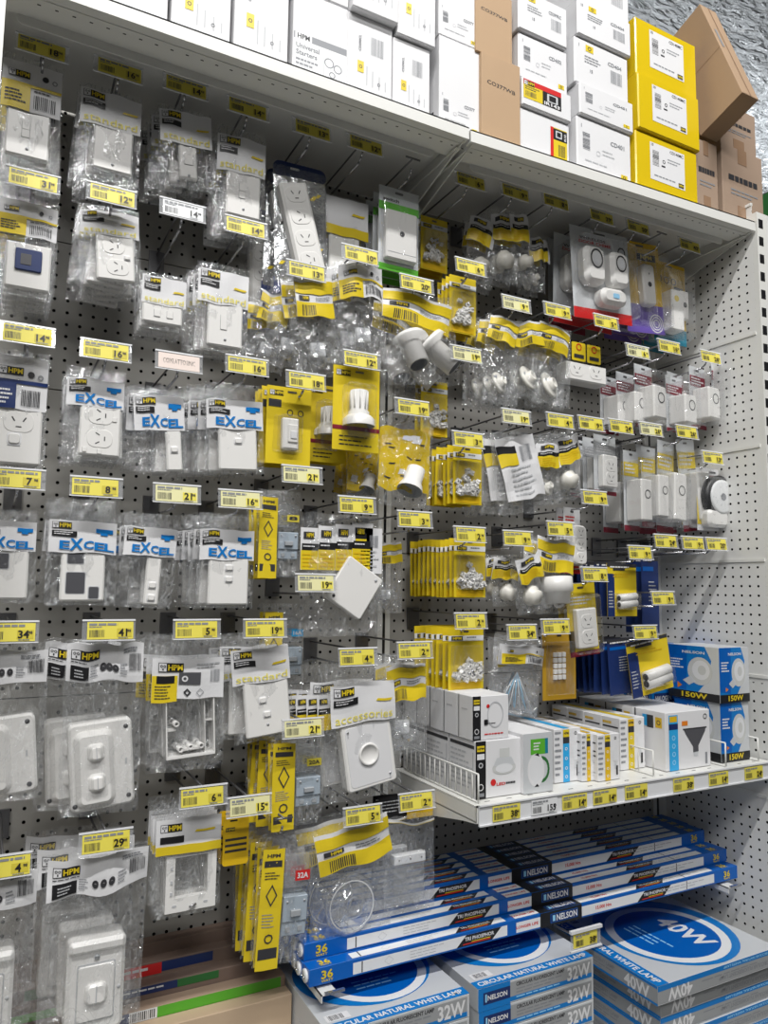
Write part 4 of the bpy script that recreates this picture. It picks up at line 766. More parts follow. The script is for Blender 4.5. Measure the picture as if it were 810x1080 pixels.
s = 'big yellow card with a white lamp holder'; HK(382, 380, '12', Y1, s)
hang(yellow_card, (352, 391, 401, 476), FT, s, 'big yellow lamp holder card', 1, Y=-.235, args=('holder',))
hang(yellow_card, (326, 410, 366, 488), FT, 'shaded yellow lamp holder card behind the big one', 'shaded yellow lamp holder cards', 3, .02, Y=-.17, args=('holder',))
s = 'foil-yellow bag with a tilted white lamp holder'; HK(435, 430, '19', Y1, s)
hang(foil_bag, (400, 440, 458, 538), FT, s, 'foil-yellow lamp holder bags', 1, roll=2, Y=-.225)
hang(foil_bag, (366, 466, 402, 530), FT, 'dim foil-yellow bag left of the bright foil-yellow one', 'dim foil-yellow bags', 3, .03, Y=-.16)
s = 'shaded clip card above the foil-yellow bag'; HK(492, 374, '19', P1, s)
hang(clip_card, (444, 404, 472, 460), CL, s, 'shaded clip cards above the foil-yellow bag', 2, .02, Y=-.16)
s = 'clip card below the pale ticket in row four'; HK(494, 464, '3', Y1, s)
hang(clip_card, (478, 472, 508, 532), CL, s, 'clip cards in row four', 6, .018, drift=-.003)
s = 'barcode-backed fitting bag in row four'; HK(545, 440, '19', P1, s)
hang(BR, (516, 458, 558, 545), FT, s, 'barcode-backed fitting bags', 4, .03, roll=-7, drift=-.010, args=('back', (.05, .80), 'round'))
s = 'black and yellow round fitting bag in row four'; HK(591, 444, '4', Y1, s)
hang(BR, (560, 462, 588, 534), FT, s, 'black and yellow round fitting bags', 3, .03, roll=-4, args=('mini', (.1, .46), 'round'))
hang(BR, (576, 458, 606, 530), FT, 'grey-centred fitting bag left of the small adaptors', 'grey-centred fitting bags', 2, .03, roll=-10, args=('mini', (.05, .42), 'small'))
for k, (tx, ty, pr, cc, sh) in enumerate(((624, 447, '9', Y1, 'first'), (655, 450, '24', Y1, 'second'), (687, 453, '26', P1, 'third'), (725, 456, '26', Y1, 'fourth'))):
    HK(tx, ty, pr, cc, sh+' column of row-four packs right of the fittings')
for k, (x0, y0, x1, y1, d) in enumerate(((667, 388, 689, 452, -.215), (648, 396, 670, 456, -.185), (631, 400, 653, 458, -.155), (700, 400, 721, 456, -.21), (725, 390, 745, 452, -.215), (748, 386, 766, 442, -.225))):
    hang(CS, (x0, y0, x1, y1), 'packaged adaptor', ('large white adaptor blister, front of the row-three dark trio', 'middle adaptor blister of the row-three dark trio', 'dim rear adaptor blister of the row-three dark trio', 'adaptor blister with black circle right of the trio',
         'narrow adaptor blister second from the side panel', 'rightmost white adaptor blister of row three')[k], 'adaptor blisters in row three', 2 if k > 2 else 1, .075, Y=d+.02, yaw=8, args=('silver_card', 'maroon', 'adaptor'), kw=dict(nm='packaged_adaptor', D=.062))
# ---- fourth row
s = 'square-hole plate bag at the left edge'; HK(18, 505, '7', Y1, s)
hang(BP, (-26, 540, 42, 640), SW, s, 'square-hole plate bags', 3, .03, args=('excel', (.10, .42), (.02, .66, .72, .52), 'hole1'))
s = 'three-hole plate bag with blue letters'; HK(102, 514, '8', Y1, s)
hang(BP, (52, 530, 127, 642), SO, s, 'three-hole plate bags', 4, .022, args=('excel', (.18, .48), (.02, .68, .62, .50), 'holes'))
s = 'blue-lettered narrow two-switch bag in row four'; HK(187, 521, '21', P1, s)
hang(BP, (132, 545, 190, 645), SW, s, 'blue-lettered narrow two-switch bags', 3, .028, roll=3, drift=-.010, args=('excel', (.12, .42), (.10, .68, .27, .50), 'slim2'))
s = 'blue-lettered two-switch plate bag in row four'; HK(254, 527, '16', P1, s)
hang(BP, (210, 545, 270, 645), SW, s, 'blue-lettered two-switch plate bags', 5, .024, drift=-.006, args=('excel', (.14, .46), (.04, .68, .70, .50), 'ex2'))
s = 'yellow-striped breaker pack in row four'; HK(319, 501, '21', P1, s)
hang(breaker, (272, 520, 318, 612), BK, s, 'yellow-striped breaker packs in row four', 3, .03, args=('8', 'tag_olive'))
s = 'white junction box bag hung askew'; HK(377, 533, '9', Y1, s)
hang(junction, (318, 546, 404, 674), 'packaged junction box', s, 'junction box bag', 1, Y=-.22)
s = 'dim yellow-topped bag right of the junction box'; HK(438, 548, '3', Y1, s)
hang(BR, (390, 575, 424, 650), FT, s, 'dim yellow-topped bags', 2, .03, Y=-.13, args=('bands', (.0, .28), 'shades'))
s = 'front clip card of the long row-five queue'; HK(496, 564, '2', Y1, s)
hang(clip_card, (479, 570, 512, 630), CL, s, 'long queue of clip cards in row five', 11, .017, drift=-.0015, jx=.001, jr=1)
s = 'black-labelled lamp holder bags in row five'; HK(547, 568, '9', Y1, s)
for k, (x0, y0, x1, y1, rl) in enumerate(((536, 586, 568, 650, -12), (518, 588, 546, 642, -3), (508, 588, 530, 636, 3))):
    hang(BR, (x0, y0, x1, y1), FT, ('front tilted', 'middle', 'rear')[k]+' of the three black-labelled holder bags in row five', 'black-labelled holder bags in row five', 1, Y=-.225+.03*k, roll=rl, args=('mini', (.0, .42), 'small'))
s = 'yellow-banded bag of a white ribbed lamp holder'; HK(592, 558, '5', Y1, s)
hang(BR, (562, 569, 604, 650), FT, s, 'ribbed lamp holder bags', 2, .035, drift=-.012, args=('bands', (.0, .44), 'holderup'))
hang(CS, (592, 538, 614, 605), 'packaged power strip', 'rounded power strip with red foot behind row five', 'rounded power strips', 2, .03, Y=-.17, yaw=12, args=('paper', 'red', 'strip'), kw=dict(nm='packaged_power_strip'))
s = 'grey-slip double adaptor pack in row four'; HK(627, 525, '9', Y1, s)
hang(CS, (624, 462, 651, 522), 'packaged adaptor', s, 'grey-slip double adaptors', 3, .035, drift=-.006, yaw=8, args=('silver_card', 'pale_ink', 'block'), kw=dict(nm='packaged_adaptor', D=.03))
for k, (x0, y0, x1, y1, rl) in enumerate(((656, 478, 674, 560, 0), (675, 474, 692, 556, 1), (692, 468, 712, 562, 3), (711, 466, 733, 560, -6))):
    hang(CS, (x0, y0, x1, y1), 'packaged adaptor', ('first', 'second', 'third', 'fourth')[k]+' tall surge adaptor blister from the left in row four', 'tall surge adaptor blisters', 2, .075, Y=-.17, roll=rl, yaw=6, args=('silver_card', 'yellow', 'adaptor'), kw=dict(nm='packaged_adaptor', D=.06))
s = 'yellow and red timer pack beside the side panel'; HK(752, 483, '13', Y1, s)
hang(CS, (734, 497, 768, 560), 'packaged timer', s, 'timer packs', 2, .05, yaw=0, args=('paper', 'red', 'timer'), kw=dict(nm='packaged_timer', D=.036))
for tx, ty, q, lb in ((703, 571, '24', 'first of three tickets below the surge adaptors'), (731, 573, '9', 'middle of three tickets below the surge adaptors'), (756, 574, '20', 'last of three tickets below the surge adaptors')):
    hook(tx, ty, q, Y1, 'being the '+lb)
# ---- fifth row
s = 'outdoor switch bag cut by the left edge'; HK(10, 667, '34', Y1, s)
hang(big_switch, (-56, 682, 54, 850), SW, s, 'outdoor switch bag at the edge', 1)
s = 'big outdoor double switch bag'; HK(115, 665, '41', Y1, s)
hang(big_switch, (70, 678, 153, 862), SW, s, 'big outdoor double switch bags', 2, .06, jx=0, drift=-.030, kw=dict(hz=(.0, .22)))
s = 'open mounting block bag'; HK(208, 664, '5', Y1, s)
hang(mount_block, (158, 674, 240, 816), 'packaged mounting block', s, 'open mounting block bags', 3, .03, drift=-.008)
s = 'tilted two-switch plate bag in row five'; HK(280, 663, '19', Y1, s)
hang(BP, (240, 672, 304, 785), SW, s, 'tilted two-switch plate bags in row five', 3, .03, drift=-.012, roll=-6, args=('standard', (.10, .42), (.06, .66, .74, .54), 'sw2b'))
s = 'blue 16A breaker blister behind row five'; HK(333, 615, '19', P1, s)
hang(breaker, (278, 640, 322, 735), BK, s, 'blue 16A breaker blisters', 2, .03, Y=-.14, args=('16A', 'cyan', 'paper'))
s = 'white wall box bag with round knock-out'; HK(378, 693, '4', Y1, s)
hang(dial_bag, (336, 700, 420, 846), 'packaged wall box', s, 'white wall box bags', 2, .05, drift=-.02, roll=-3)
s = 'yellow-banded soft bag beside the lamp shelf'; HK(438, 686, '2', Y1, s)
hang(BR, (398, 694, 450, 798), FT, s, 'yellow-banded soft bags', 2, .04, Y=-.20, args=('bands', (.06, .42), 'shades'))
s = 'front clip card of the row-six queue'; HK(497, 655, '2', Y1, s)
hang(clip_card, (473, 664, 510, 727), CL, s, 'queue of clip cards in row six', 7, .021, drift=-.002, jx=.001, jr=1)
s = 'grey bag of wire leads with teal stripes'; HK(551, 667, '34', Y1, s)
hang(BR, (522, 674, 576, 758), 'packaged leads', s, 'wire lead bags', 2, .03, roll=8, args=('yellowleft', (.08, .30), 'leads'))
s = 'gold card of small white clips'; HK(586, 661, '9', Y1, s)
hang(gold_card, (572, 668, 607, 738), CL, s, 'gold clip card', 1)
s = 'yellow-topped double socket adaptor pack'; HK(627, 606, '8', Y1, s)
hang(CS, (596, 618, 627, 692), 'packaged adaptor', s, 'yellow-topped socket adaptors', 2, .03, roll=-5, args=('yellow', 'yellow', 'block'), kw=dict(nm='packaged_adaptor', D=.03))
s = 'upper yellow card of two white starters'; HK(676, 583, '9', Y1, s)
hang(starter_card, (640, 597, 671, 650), 'packaged starters', s, 'upper yellow starter card', 1)
hang(starter_card, (632, 595, 655, 650), 'packaged starters', 'navy starter cards queued behind the upper yellow card', 'navy starter cards, upper', 9, .018, Y=-.19, drift=-.002, args=(True, False))
s = 'lower yellow card of two white starters'; HK(681, 667, '9', Y1, s)
hang(starter_card, (660, 676, 704, 732), 'packaged starters', s, 'lower yellow starter cards', 1, roll=-9, Y=-.225)
hang(starter_card, (640, 676, 668, 732), 'packaged starters', 'navy starter cards queued behind the lower yellow card', 'navy starter cards, lower', 10, .018, Y=-.20, drift=-.004, roll=-4, args=(True, False))
s = 'empty prong above the blue lamp boxes'; HK(700, 631, '9', Y1, 'stack of blue lamp boxes')
hang(starter_card, (676, 590, 694, 668), 'packaged starters', 'tall navy and blue card left of the empty prong', 'tall navy cards', 3, .025, Y=-.17, args=(True, False))
# ---- bottom rows
s = 'bag of a square mounting frame'; HK(215, 840, '6', Y1, s)
hang(mount_frame, (164, 850, 235, 968), 'packaged mounting frame', s, 'square mounting frame bags', 4, .022)
s = 'yellow tab card with black bars'; HK(263, 850, '15', P1, s)
hang(yellow_tab, (236, 862, 263, 912), BK, s, 'yellow tab cards', 3, .02)
s = 'yellow-striped 20A breaker pack'; HK(320, 768, '21', P1, s)
hang(breaker, (286, 776, 342, 874), BK, s, 'yellow-striped 20A breaker packs', 5, .022, drift=-.006, args=('20A', 'tag_olive'))
s = 'yellow-striped 32A breaker pack'; hook(300, 872, '', Y1, 'above the '+s, tagged=False)
hang(breaker, (276, 884, 332, 1018), BK, s, 'yellow-striped 32A breaker packs', 6, .024, drift=-.004, roll=3, args=('32A', 'red', 'paper'))
s = 'clear ceiling rose bag with yellow band'; HK(383, 860, '5', Y1, s)
hang(BR, (326, 868, 408, 992), FT, s, 'clear ceiling rose bags', 2, .05, drift=-.02, roll=-3, args=('bands', (.0, .34), 'clear'))
s = 'clear rectangular cover bag by the lamp tubes'; HK(440, 845, '2', Y1, s)
hang(BR, (405, 862, 458, 964), FT, s, 'clear rectangular cover bags', 2, .04, drift=-.02, args=('plain', (.0, .02), 'cover'))
hang(cable_cards, (400, 838, 458, 908), 'packaged covers', 'black and yellow cards above the clear rectangular cover', 'black and yellow cards', 2, .02, Y=-.19)
s = 'large isolator switch bag at bottom left'; HK(112, 888, '29', Y1, s)
hang(isolator, (50, 898, 158, 1092), SW, s, 'large isolator switch bags', 3, .070, drift=-.012)
s = 'isolator bag cut by the left edge'; HK(2, 915, '4', Y1, s)
hang(isolator, (-66, 922, 42, 1100), SW, s, 'isolator bag cut by the left edge', 1)
# ------------------------------------------------------------------ cartons
def carton(name, x0, x1, yf, depth, z0, h, mat, prints, label, cat, group=None, rz=0, left=None, top=None, bev=.0012, under=None):
    """a carton; prints draws on its front, left on its left side, top on its lid"""
    w = x1-x0; root = empty(name, (x0, yf, z0), (0, 0, R(rz))); b = MB(); b.M = Matrix.Identity(4)
    b.slab(w/2, h/2, w, h, depth, 0, bev, mat, bev, 2); b.build('carton_body', root)
    for fn, F, a, c, nm in ((prints, F_front(0, -.0002, 0), w, h, 'front_printing'), (left, F_left(-.0002, depth, 0), depth, h, 'side_printing'), (top, F_top(0, 0, h+.0002), w, depth, 'lid_printing')):
        if fn: q = MB(); q.M = F; fn(q, a, c); q.build(nm, root)
    tag(root, label, cat, group); return root
def label_h(code, seed, sc=1., lg='B'):
    def f(q, w, h):
        y = -.0004; bx = w*.06
        q.text('1' if seed % 2 else '15', w*.08, h*.84, h*.07, 'grey_ink', None, y); q.text(code, w*.74, h*.70, h*.085, 'grey_ink', w*.26, y)
        if lg == 'B': q.barcode(w*.10, h*.42, w*.13, h*.32, 'grey_ink', y, seed, True); q.quad(w*.80, h*.09, w*.92, h*.19, 'yellow', y); q.ring(w*.86, h*.14, h*.02, h*.035, 'ink', y*1.3, 6); q.lines(w*.46, h*.52, w*.28, 2, h*.07, 'pale_ink', y, .35, seed); q.lines(w*.14, h*.24, w*.6, 1, h*.06, 'pale_ink', y, .4, seed); q.ring(w*.38, h*.42, h*.04, h*.05, 'pale_ink', y, 8)
        else: q.quad(w*.20, h*.76, w*.34, h*.90, 'yellow', y); q.ring(w*.27, h*.83, h*.03, h*.05, 'ink', y*1.3, 6); q.lines(w*.18, h*.66, w*.30, 3, h*.06, 'grey_ink', y, .4, seed); q.barcode(w*.66, h*.30, w*.22, h*.28, 'grey_ink', y, seed); q.text('15', w*.30, h*.36, h*.07, 'grey_ink', None, y)
    return f
def side_v(seed, bar=True, code='CD390CL'):
    def f(q, w, h):
        y = -.0004; q.quad(w*.22, h*.30, w*.36, h*.44, 'yellow', y); q.ring(w*.29, h*.37, w*.025, w*.04, 'ink', y*1.4, 6)
        q.text(code, w*.27, h*.66, w*.06, 'grey_ink', h*.2, y, True, 'C', math.pi/2)
        if bar: q.barcode(w*.52, h*.56, w*.28, h*.22, 'grey_ink', y, seed)
        for k, u in enumerate((.42, .55, .70, .84)): q.quad(w*u, h*.16, w*(u+.02), h*(.40-.04*k), 'pale_ink', y)
        q.ring(w*.70, h*.22, w*.02, w*.035, 'grey_ink', y, 10)
    return f
def SX(px, py, Y=-.335): return at(px, py, Y).x
def SZt(x): return 2.4795 if x < .851 else 2.476+.027*(x-.853)/.933
def top_carton(name, pl, pr, hpx_top, label, cat, mat='paper', prints=None, left=None, group=None, Y=-.335, depth=.26, z0=None, z1=None, rz=0, x0=None, x1=None):
    x0 = SX(*pl, Y) if x0 is None else x0; x1 = SX(*pr, Y) if x1 is None else x1; z0 = SZt((x0+x1)/2)+.0015 if z0 is None else z0
    h = (at((pl[0]+pr[0])/2, hpx_top, Y).z if z1 is None else z1)-z0
    return carton(name, x0, x1, Y, depth, z0, h, mat, prints, label, cat, group, rz, left)
WC = 'white cartons on the top shelf'
def plainlab(q, w, h): q.quad(w*.6, h*.1, w*.9, h*.12, 'pale_ink', -.0004)
top_carton('white_carton', (112, 0), (176, 28), -60, 'plain white carton at the far left of the top shelf', 'carton', prints=plainlab)
top_carton('white_carton', (180, 28), (242, 50), -50, 'white carton with yellow mark, second from top shelf left end', 'carton', prints=side_v(1, False))
top_carton('white_carton', (246, 50), (303, 66), -40, 'white carton left of the one with grey picture band', 'carton', prints=side_v(2, False))
def uni(q, w, h):
    y = -.0004; q.quad(w*.02, h*.0, w*.98, h*.42, 'tag_white', y); q.quad(w*.02, h*.42, w*.98, h*.50, 'grey_ink', y); q.quad(w*.04, h*.41, w*.34, h*.51, 'tag_white', y*1.3); q.text('HPM', w*.19, h*.46, h*.06, 'ink', w*.22, y*1.7)
    q.text('Universal', w*.06, h*.35, h*.06, 'grey_ink', w*.42, y*1.4, True, 'L'); q.text('Starters', w*.06, h*.27, h*.06, 'grey_ink', w*.38, y*1.4, True, 'L'); q.lines(w*.06, h*.20, w*.42, 2, h*.05, 'grey_ink', y*1.4, .5)
    q.ring(w*.66, h*.26, w*.07, w*.09, 'grey_ink', y*1.4, 14); q.ring(w*.82, h*.22, w*.06, w*.08, 'grey_ink', y*1.4, 14); q.ring(w*.72, h*.13, w*.04, w*.06, 'grey_ink', y*1.4, 10); q.quad(w*.56, h*.0, w*.57, h*.36, 'pale_ink', y*1.4)
top_carton('white_carton', (308, 68), (366, 88), -2, 'white carton printed Universal Starters with grey band', 'carton', prints=uni)
top_carton('white_carton', (366, 88), (413, 102), 20, 'white carton with large barcode, right of the grey-banded one', 'carton', prints=side_v(3), left=None)
top_carton('white_carton', (414, 104), (453, 117), 46, 'white carton with barcode, just left of the two plain-fronted ones', 'carton', prints=side_v(4))
xa, xb = SX(366, 88), SX(415, 104); za = at(391, 20, -.335).z
carton('white_carton', SX(300, 0)-.01, xa, -.335, .26, at(337, -2, -.335).z+.004, .15, 'paper', side_v(6, False), 'upper white carton resting over the grey-banded one', 'carton', WC)
carton('white_carton', xa+.002, xb, -.352, .26, at(391, 22, -.335).z+.004, .17, 'paper', side_v(7, False), 'upper white carton second over the barcode cartons', 'carton', WC)
carton('white_carton', xb+.002, SX(456, 118), -.345, .26, at(434, 46, -.335).z+.004, .17, 'paper', side_v(8, False), 'upper white carton above the rightmost small barcode carton', 'carton', WC)
def handled(q, w, h): label_h('CD377', 5)(q, w, h*.42)
def grip(q, w, h): q.quad(w*.72, h*.10, w*.90, h*.20, 'ink', -.0004, w*.02); q.quad(w*.76, h*.125, w*.87, h*.18, 'pale_ink', -.0006, w*.02)
x0, x1 = SX(463, 118, -.335), SX(506, 136, -.335); zt = at(485, 45, -.335).z
z0 = SZt((x0+x1)/2)+.0015
top_carton('white_carton', (0, 0), (0, 0), 0, 'lower tall white carton left of the brown marked carton', 'carton', prints=handled, left=grip, x0=x0, x1=x1, z0=z0, z1=zt)
top_carton('white_carton', (0, 0), (0, 0), 0, 'upper tall white carton left of the brown marked carton', 'carton', prints=handled, left=grip, x0=x0-.002, x1=x1-.003, z0=zt+.001, z1=zt+.19)
def marker(q, w, h): q.text('CO377WB', w*.5, h*.66, h*.045, 'ink', w*.72, -.0005, False, 'C', -.06)
x0, x1 = SX(508, 140, -.345), SX(549, 149, -.345); z0 = SZt(.95)+.0015; zt = at(528, 62, -.345).z
top_carton('brown_carton', (0, 0), (0, 0), 0, 'lower brown carton with handwritten code CO377WB', 'carton', mat='tan_board', prints=marker, x0=x0, x1=x1, z0=z0, z1=zt, Y=-.345)
top_carton('brown_carton', (0, 0), (0, 0), 0, 'upper brown carton with handwritten code, cut by the frame', 'carton', mat='tan_board', prints=marker, x0=x0-.012, x1=x1-.018, z0=zt+.001, z1=zt+.16, Y=-.340)
# four stacked white cartons with red and yellow end labels
def ir143(q, w, h):
    y = -.0004; q.quad(w*.02, h*.26, w*.78, h*.92, 'yellow', y); q.quad(w*.02, h*.74, w*.78, h*.92, 'red', y*1.3); q.logo(w*.03, h*.72, h*.16, y*1.6); q.quad(w*.40, h*.26, w*.78, h*.74, 'black', y*1.4); q.slab(w*.60, h*.56, w*.22, h*.28, y*1.5, y*2, .002, 'silver_card', 0); q.slab(w*.60, h*.56, w*.14, h*.20, y*2, y*2.6, .001, 'black', 0)
    q.text('IR143', w*.59, h*.34, h*.12, 'paper', w*.32, y*2); q.barcode(w*.06, h*.34, w*.22, h*.18, 'ink', y*1.6, 4); q.lines(w*.05, h*.68, w*.3, 2, h*.07, 'ink', y*1.6, .4)
def irsmall(q, w, h):
    y = -.0004; q.quad(w*.60, h*.14, w*.94, h*.82, 'yellow', y); q.quad(w*.60, h*.14, w*.66, h*.82, 'red', y*1.3); q.quad(w*.66, h*.55, w*.94, h*.80, 'black', y*1.3); q.slab(w*.77, h*.68, w*.13, h*.16, y*1.4, y*2.2, .001, 'silver_card', 0); q.quad(w*.73, h*.63, w*.81, h*.73, 'black', y*2.6); q.text('IR143', w*.90, h*.66, w*.04, 'paper', h*.16, y*2, True, 'C', math.pi/2); q.barcode(w*.76, h*.20, w*.14, h*.26, 'ink', y*1.6, 6)
def pile(xl, xr, Y, marks, tops, tp, jit, rz0=0, mat='paper', dep=.27, ov=None):
    z = SZt((xl+xr)/2)+.0015
    for k, (f, t, lb) in enumerate(zip(marks, tops, tp)):
        z1 = at((px_of(xl, Y)+px_of(xr, Y))/2, t, Y).z; j = jit[k]
        carton('white_carton' if mat == 'paper' else 'yellow_carton', xl+j, xr+j, Y-(.008 if k % 2 else 0), dep, z, z1-z-.001, mat, f, lb, 'carton', ('stack of white cartons' if mat == 'paper' else 'stack of yellow cartons'), rz=rz0, bev=.003); z = z1+.001
def px_of(x, Y): d = Vector((x, Y, 2.55))-CAM; return 405+FPX*d.dot(rr)/d.dot(fw)
pile(SX(549, 150), SX(601, 168), -.335, (irsmall, ir143, label_h('CD402', 3), label_h('CD399RC', 4, lg='T')), (122, 92, 45, 2), ('lowest white carton with small IR143 label', 'white carton with red and yellow IR143 label', 'white carton above the IR143 labels', 'upper white carton over the one above IR143'), (0, 0, -.004, -.010))
pile(SX(608, 170), SX(665, 191), -.338, (label_h('CD401', 1), label_h('CD401', 3), label_h('CD404', 5, lg='T'), label_h('CD404', 6, lg='T'), label_h('CD404', 7, lg='T')), (132, 99, 51, 14, -30), ('lowest white carton beside the yellow cartons', 'second white carton from the shelf beside the yellow ones', 'third white carton from the shelf beside the yellow ones', 'fourth white carton from the shelf beside the yellow ones', 'topmost white carton beside the foil roof'), (0, .003, -.004, .0, .004))
def ylab(q, w, h):
    y = -.0004; q.quad(w*.22, h*.22, w*.78, h*.88, 'paper', y); q.text('CD140MC', w*.65, h*.82, h*.055, 'ink', w*.22, y*1.5); q.barcode(w*.26, h*.48, w*.10, h*.28, 'ink', y*1.5, 4, True); q.text('10', w*.26, h*.84, h*.05, 'ink', None, y*1.5)
    q.lines(w*.50, h*.68, w*.22, 2, h*.05, 'grey_ink', y*1.5, .4); q.lines(w*.28, h*.32, w*.36, 1, h*.05, 'grey_ink', y*1.5, .5); q.quad(w*.67, h*.24, w*.76, h*.32, 'ink', y*1.5); q.text('HPM', w*.715, h*.28, h*.04, 'yellow', w*.08, y*2); q.ring(w*.44, h*.60, h*.02, h*.035, 'ink', y*1.5, 8); q.quad(w*.40, h*.5, w*.46, h*.53, 'ink', y*1.5)
pile(SX(668, 191), SX(733, 213), -.345, (ylab,)*3, (149, 92, 33), ('lowest yellow carton with white code label', 'middle yellow carton of the stack of three', 'top yellow carton of the stack of three'), (.0, .004, .008), mat='gloss_yellow')
def brown(q, w, h):
    y = -.0004; q.slab(w*.5, h*.9, w*.22, h*.2, -.0002, y*1.5, .001, 'tape', 0); q.slab(w*.5, h*.12, w*.30, h*.24, -.0002, y*1.5, .001, 'tape', 0); q.lines(w*.15, h*.62, w*.75, 1, h*.09, 'ink', y*1.6, .8); q.lines(w*.2, h*.44, w*.7, 2, h*.05, 'grey_ink', y*1.6, .4)
xl, xm, xr = SX(734, 212, -.33), SX(758, 222, -.33), SX(763, 222, -.33)
z0 = SZt(1.62)+.0015; top_carton('brown_carton', (0, 0), (0, 0), 0, 'narrow taped brown carton right of the lowest yellow one', 'carton', mat='carton_brown', prints=brown, x0=xl, x1=xm, z0=z0, z1=at(746, 150, -.33).z, Y=-.33)
z0 = SZt(1.72)+.002; z1 = at(785, 160, -.33).z
top_carton('brown_carton', (0, 0), (0, 0), 0, 'lower taped brown carton at the right end of the shelf', 'carton', mat='carton_brown', prints=brown, x0=xr, x1=xr+.17, z0=z0, z1=z1, Y=-.33)
top_carton('brown_carton', (0, 0), (0, 0), 0, 'upper taped brown carton at the right end of the shelf', 'carton', mat='carton_brown', prints=brown, x0=xr+.005, x1=xr+.155, z0=z1+.001, z1=z1+.125, Y=-.325)
# the big open carton leaning at an angle on top
root = empty('leaning_carton', (1.62, -.331, 2.702))
def onx(px, py, X): d = ray(px, py); return CAM + d*((X-CAM.x)/d.x)
Pc = onx(783, 97, 1.62); A = onx(741, 147, 1.62); Bt = onx(738, 4, 1.62)
bv = (Bt-Pc); hh = bv.length; bn = bv.normalized(); an = Vector((0, bn.z, -bn.y)); aa = (A-Pc).length
if an.dot(A-Pc) < 0: an = -an
root.location = Pc
Mx = Matrix(((1, 0, 0, 0), (0, an.y, bn.y, 0), (0, an.z, bn.z, 0), (0, 0, 0, 1)))
b = MB(); b.M = Mx; b.slab(.032, hh/2, .064, hh, aa, 0, .001, 'cardboard', .001, 2); b.build('carton_body', root)
b = MB(); b.M = Mx; b.quad(.030, 0, .034, hh, 'tape', -.0006); b.quad(.012, hh*.52, .020, hh*.72, 'grey_ink', -.0008); b.M = Mx @ F_left(-.0006, aa, 0); b.quad(0, hh*.50, aa, hh*.504, 'tape', 0); b.build('printing', root)
tag(root, 'large brown carton leaning at an angle over the yellow cartons', 'carton')

# ---- boxes on the lower shelf
S0 = SZ+.0015
def lx(px, py, Y): return at(px, py, Y).x
def downl(kind):
    def f(q, w, h):
        y = -.0004; q.quad(0, 0, w*.22, h, 'black', y); q.quad(w*.03, h*.82, w*.19, h*.92, 'yellow', y*1.5); q.text('HPM', w*.11, h*.87, h*.04, 'black', w*.14, y*2); q.quad(w*.03, h*.68, w*.19, h*.78, 'tag_white', y*1.5); q.ring(w*.11, h*.58, w*.03, w*.05, 'pale_ink', y*1.5, 8); q.ring(w*.11, h*.2, w*.045, w*.06, 'paper', y*1.5, 12); q.quad(w*.04, h*.04, w*.18, h*.1, 'grey_ink', y*1.5)
        if kind == 'ring': q.ring(w*.62, h*.56, w*.20, w*.225, 'pale_ink', y*1.5, 26, 1.3); q.slab(w*.36, h*.40, w*.10, h*.12, y, y*4, .002, 'black', 0); q.quad(w*.36, h*.36, w*.62, h*.375, 'ink', y*1.8); q.disc(w*.42, h*.76, w*.045, 'red', y*1.5, 12); q.lines(w*.32, h*.14, w*.55, 1, h*.07, 'red', y*1.5, .4)
        else:
            q.disc(w*.62, h*.50, w*.26, 'lens_grey', y*1.5, 26, h*.12); q.poly([(w*.38, h*.54), (w*.86, h*.54), (w*.78, h*.68), (w*.46, h*.68)], 'silver_card', y*1.8); q.quad(w*.52, h*.68, w*.74, h*.84, 'lens_grey', y*2); q.disc(w*.62, h*.49, w*.19, 'clear_white', y*2.2, 24, h*.08); q.disc(w*.38, h*.26, w*.06, 'red', y*1.5, 12); q.text('LED', w*.55, h*.22, h*.05, 'red', w*.2, y*1.5); q.lines(w*.66, h*.24, w*.22, 1, h*.06, 'ink', y*1.5, .6)
    return f
def spec(q, w, h): q.quad(w*.04, h*.86, w*.96, h*.92, 'ink', -.0004); q.lines(w*.06, h*.78, w*.88, 8, h*.085, 'pale_ink', -.0004, .4, 3); q.quad(w*.9, 0, w*.93, h*.8, 'pale_ink', -.0004)
def sideplain(q, w, h): q.quad(w*.1, 0, w*.14, h, 'black', -.0004); q.lines(w*.3, h*.7, w*.4, 1, h*.1, 'pale_ink', -.0004, .3)
DG = 'black-edged downlight boxes'
xA, xB = lx(503, 846, -.32), lx(551, 840, -.32); h1 = at(503, 783, -.32).z-S0; h2 = at(502, 736, -.32).z-S0-h1
for k in range(3):
    carton('downlight_box', xA, xB, -.315+.10*k, .098, S0, h1, 'paper', downl('down'), 'front lower black-edged box picturing a recessed downlight' if k == 0 else 'lower black-edged downlight box queued behind the front one', 'lamp box', DG, left=spec)
for k in range(5):
    carton('downlight_box', xA-.004, xA+.088, -.31+.058*k, .057, S0+h1+.001, h2, 'paper', downl('ring'), 'front upper black-edged box picturing a ring light' if k == 0 else 'upper black-edged ring light box queued behind the front one', 'lamp box', 'upper ring light boxes', left=sideplain)
def greenbox(q, w, h):
    y = -.0004; q.quad(w*.0, 0, w, h, 'silver_card', y); q.quad(w*.24, h*.64, w*.74, h*.90, 'green', y*1.5); q.quad(w*.74, h*.64, w*.84, h*.90, 'teal', y*1.5); q.lines(w*.34, h*.84, w*.25, 3, h*.05, 'paper', y*2, .5); q.ring(w*.42, h*.38, w*.22, w*.29, 'paper', y*1.6, 24, 1.5); q.disc(w*.42, h*.38, w*.22, 'clear_white', y*1.6, 24, w*.33); q.ring(w*.62, h*.38, w*.20, w*.27, 'dark_green', y*1.5, 18, 1.3); q.poly([(w*.36, h*.64), (w*.5, h*.66), (w*.54, h*.60)], 'black', y*2); q.poly([(w*.36, h*.10), (w*.46, h*.15), (w*.52, h*.10)], 'black', y*2)
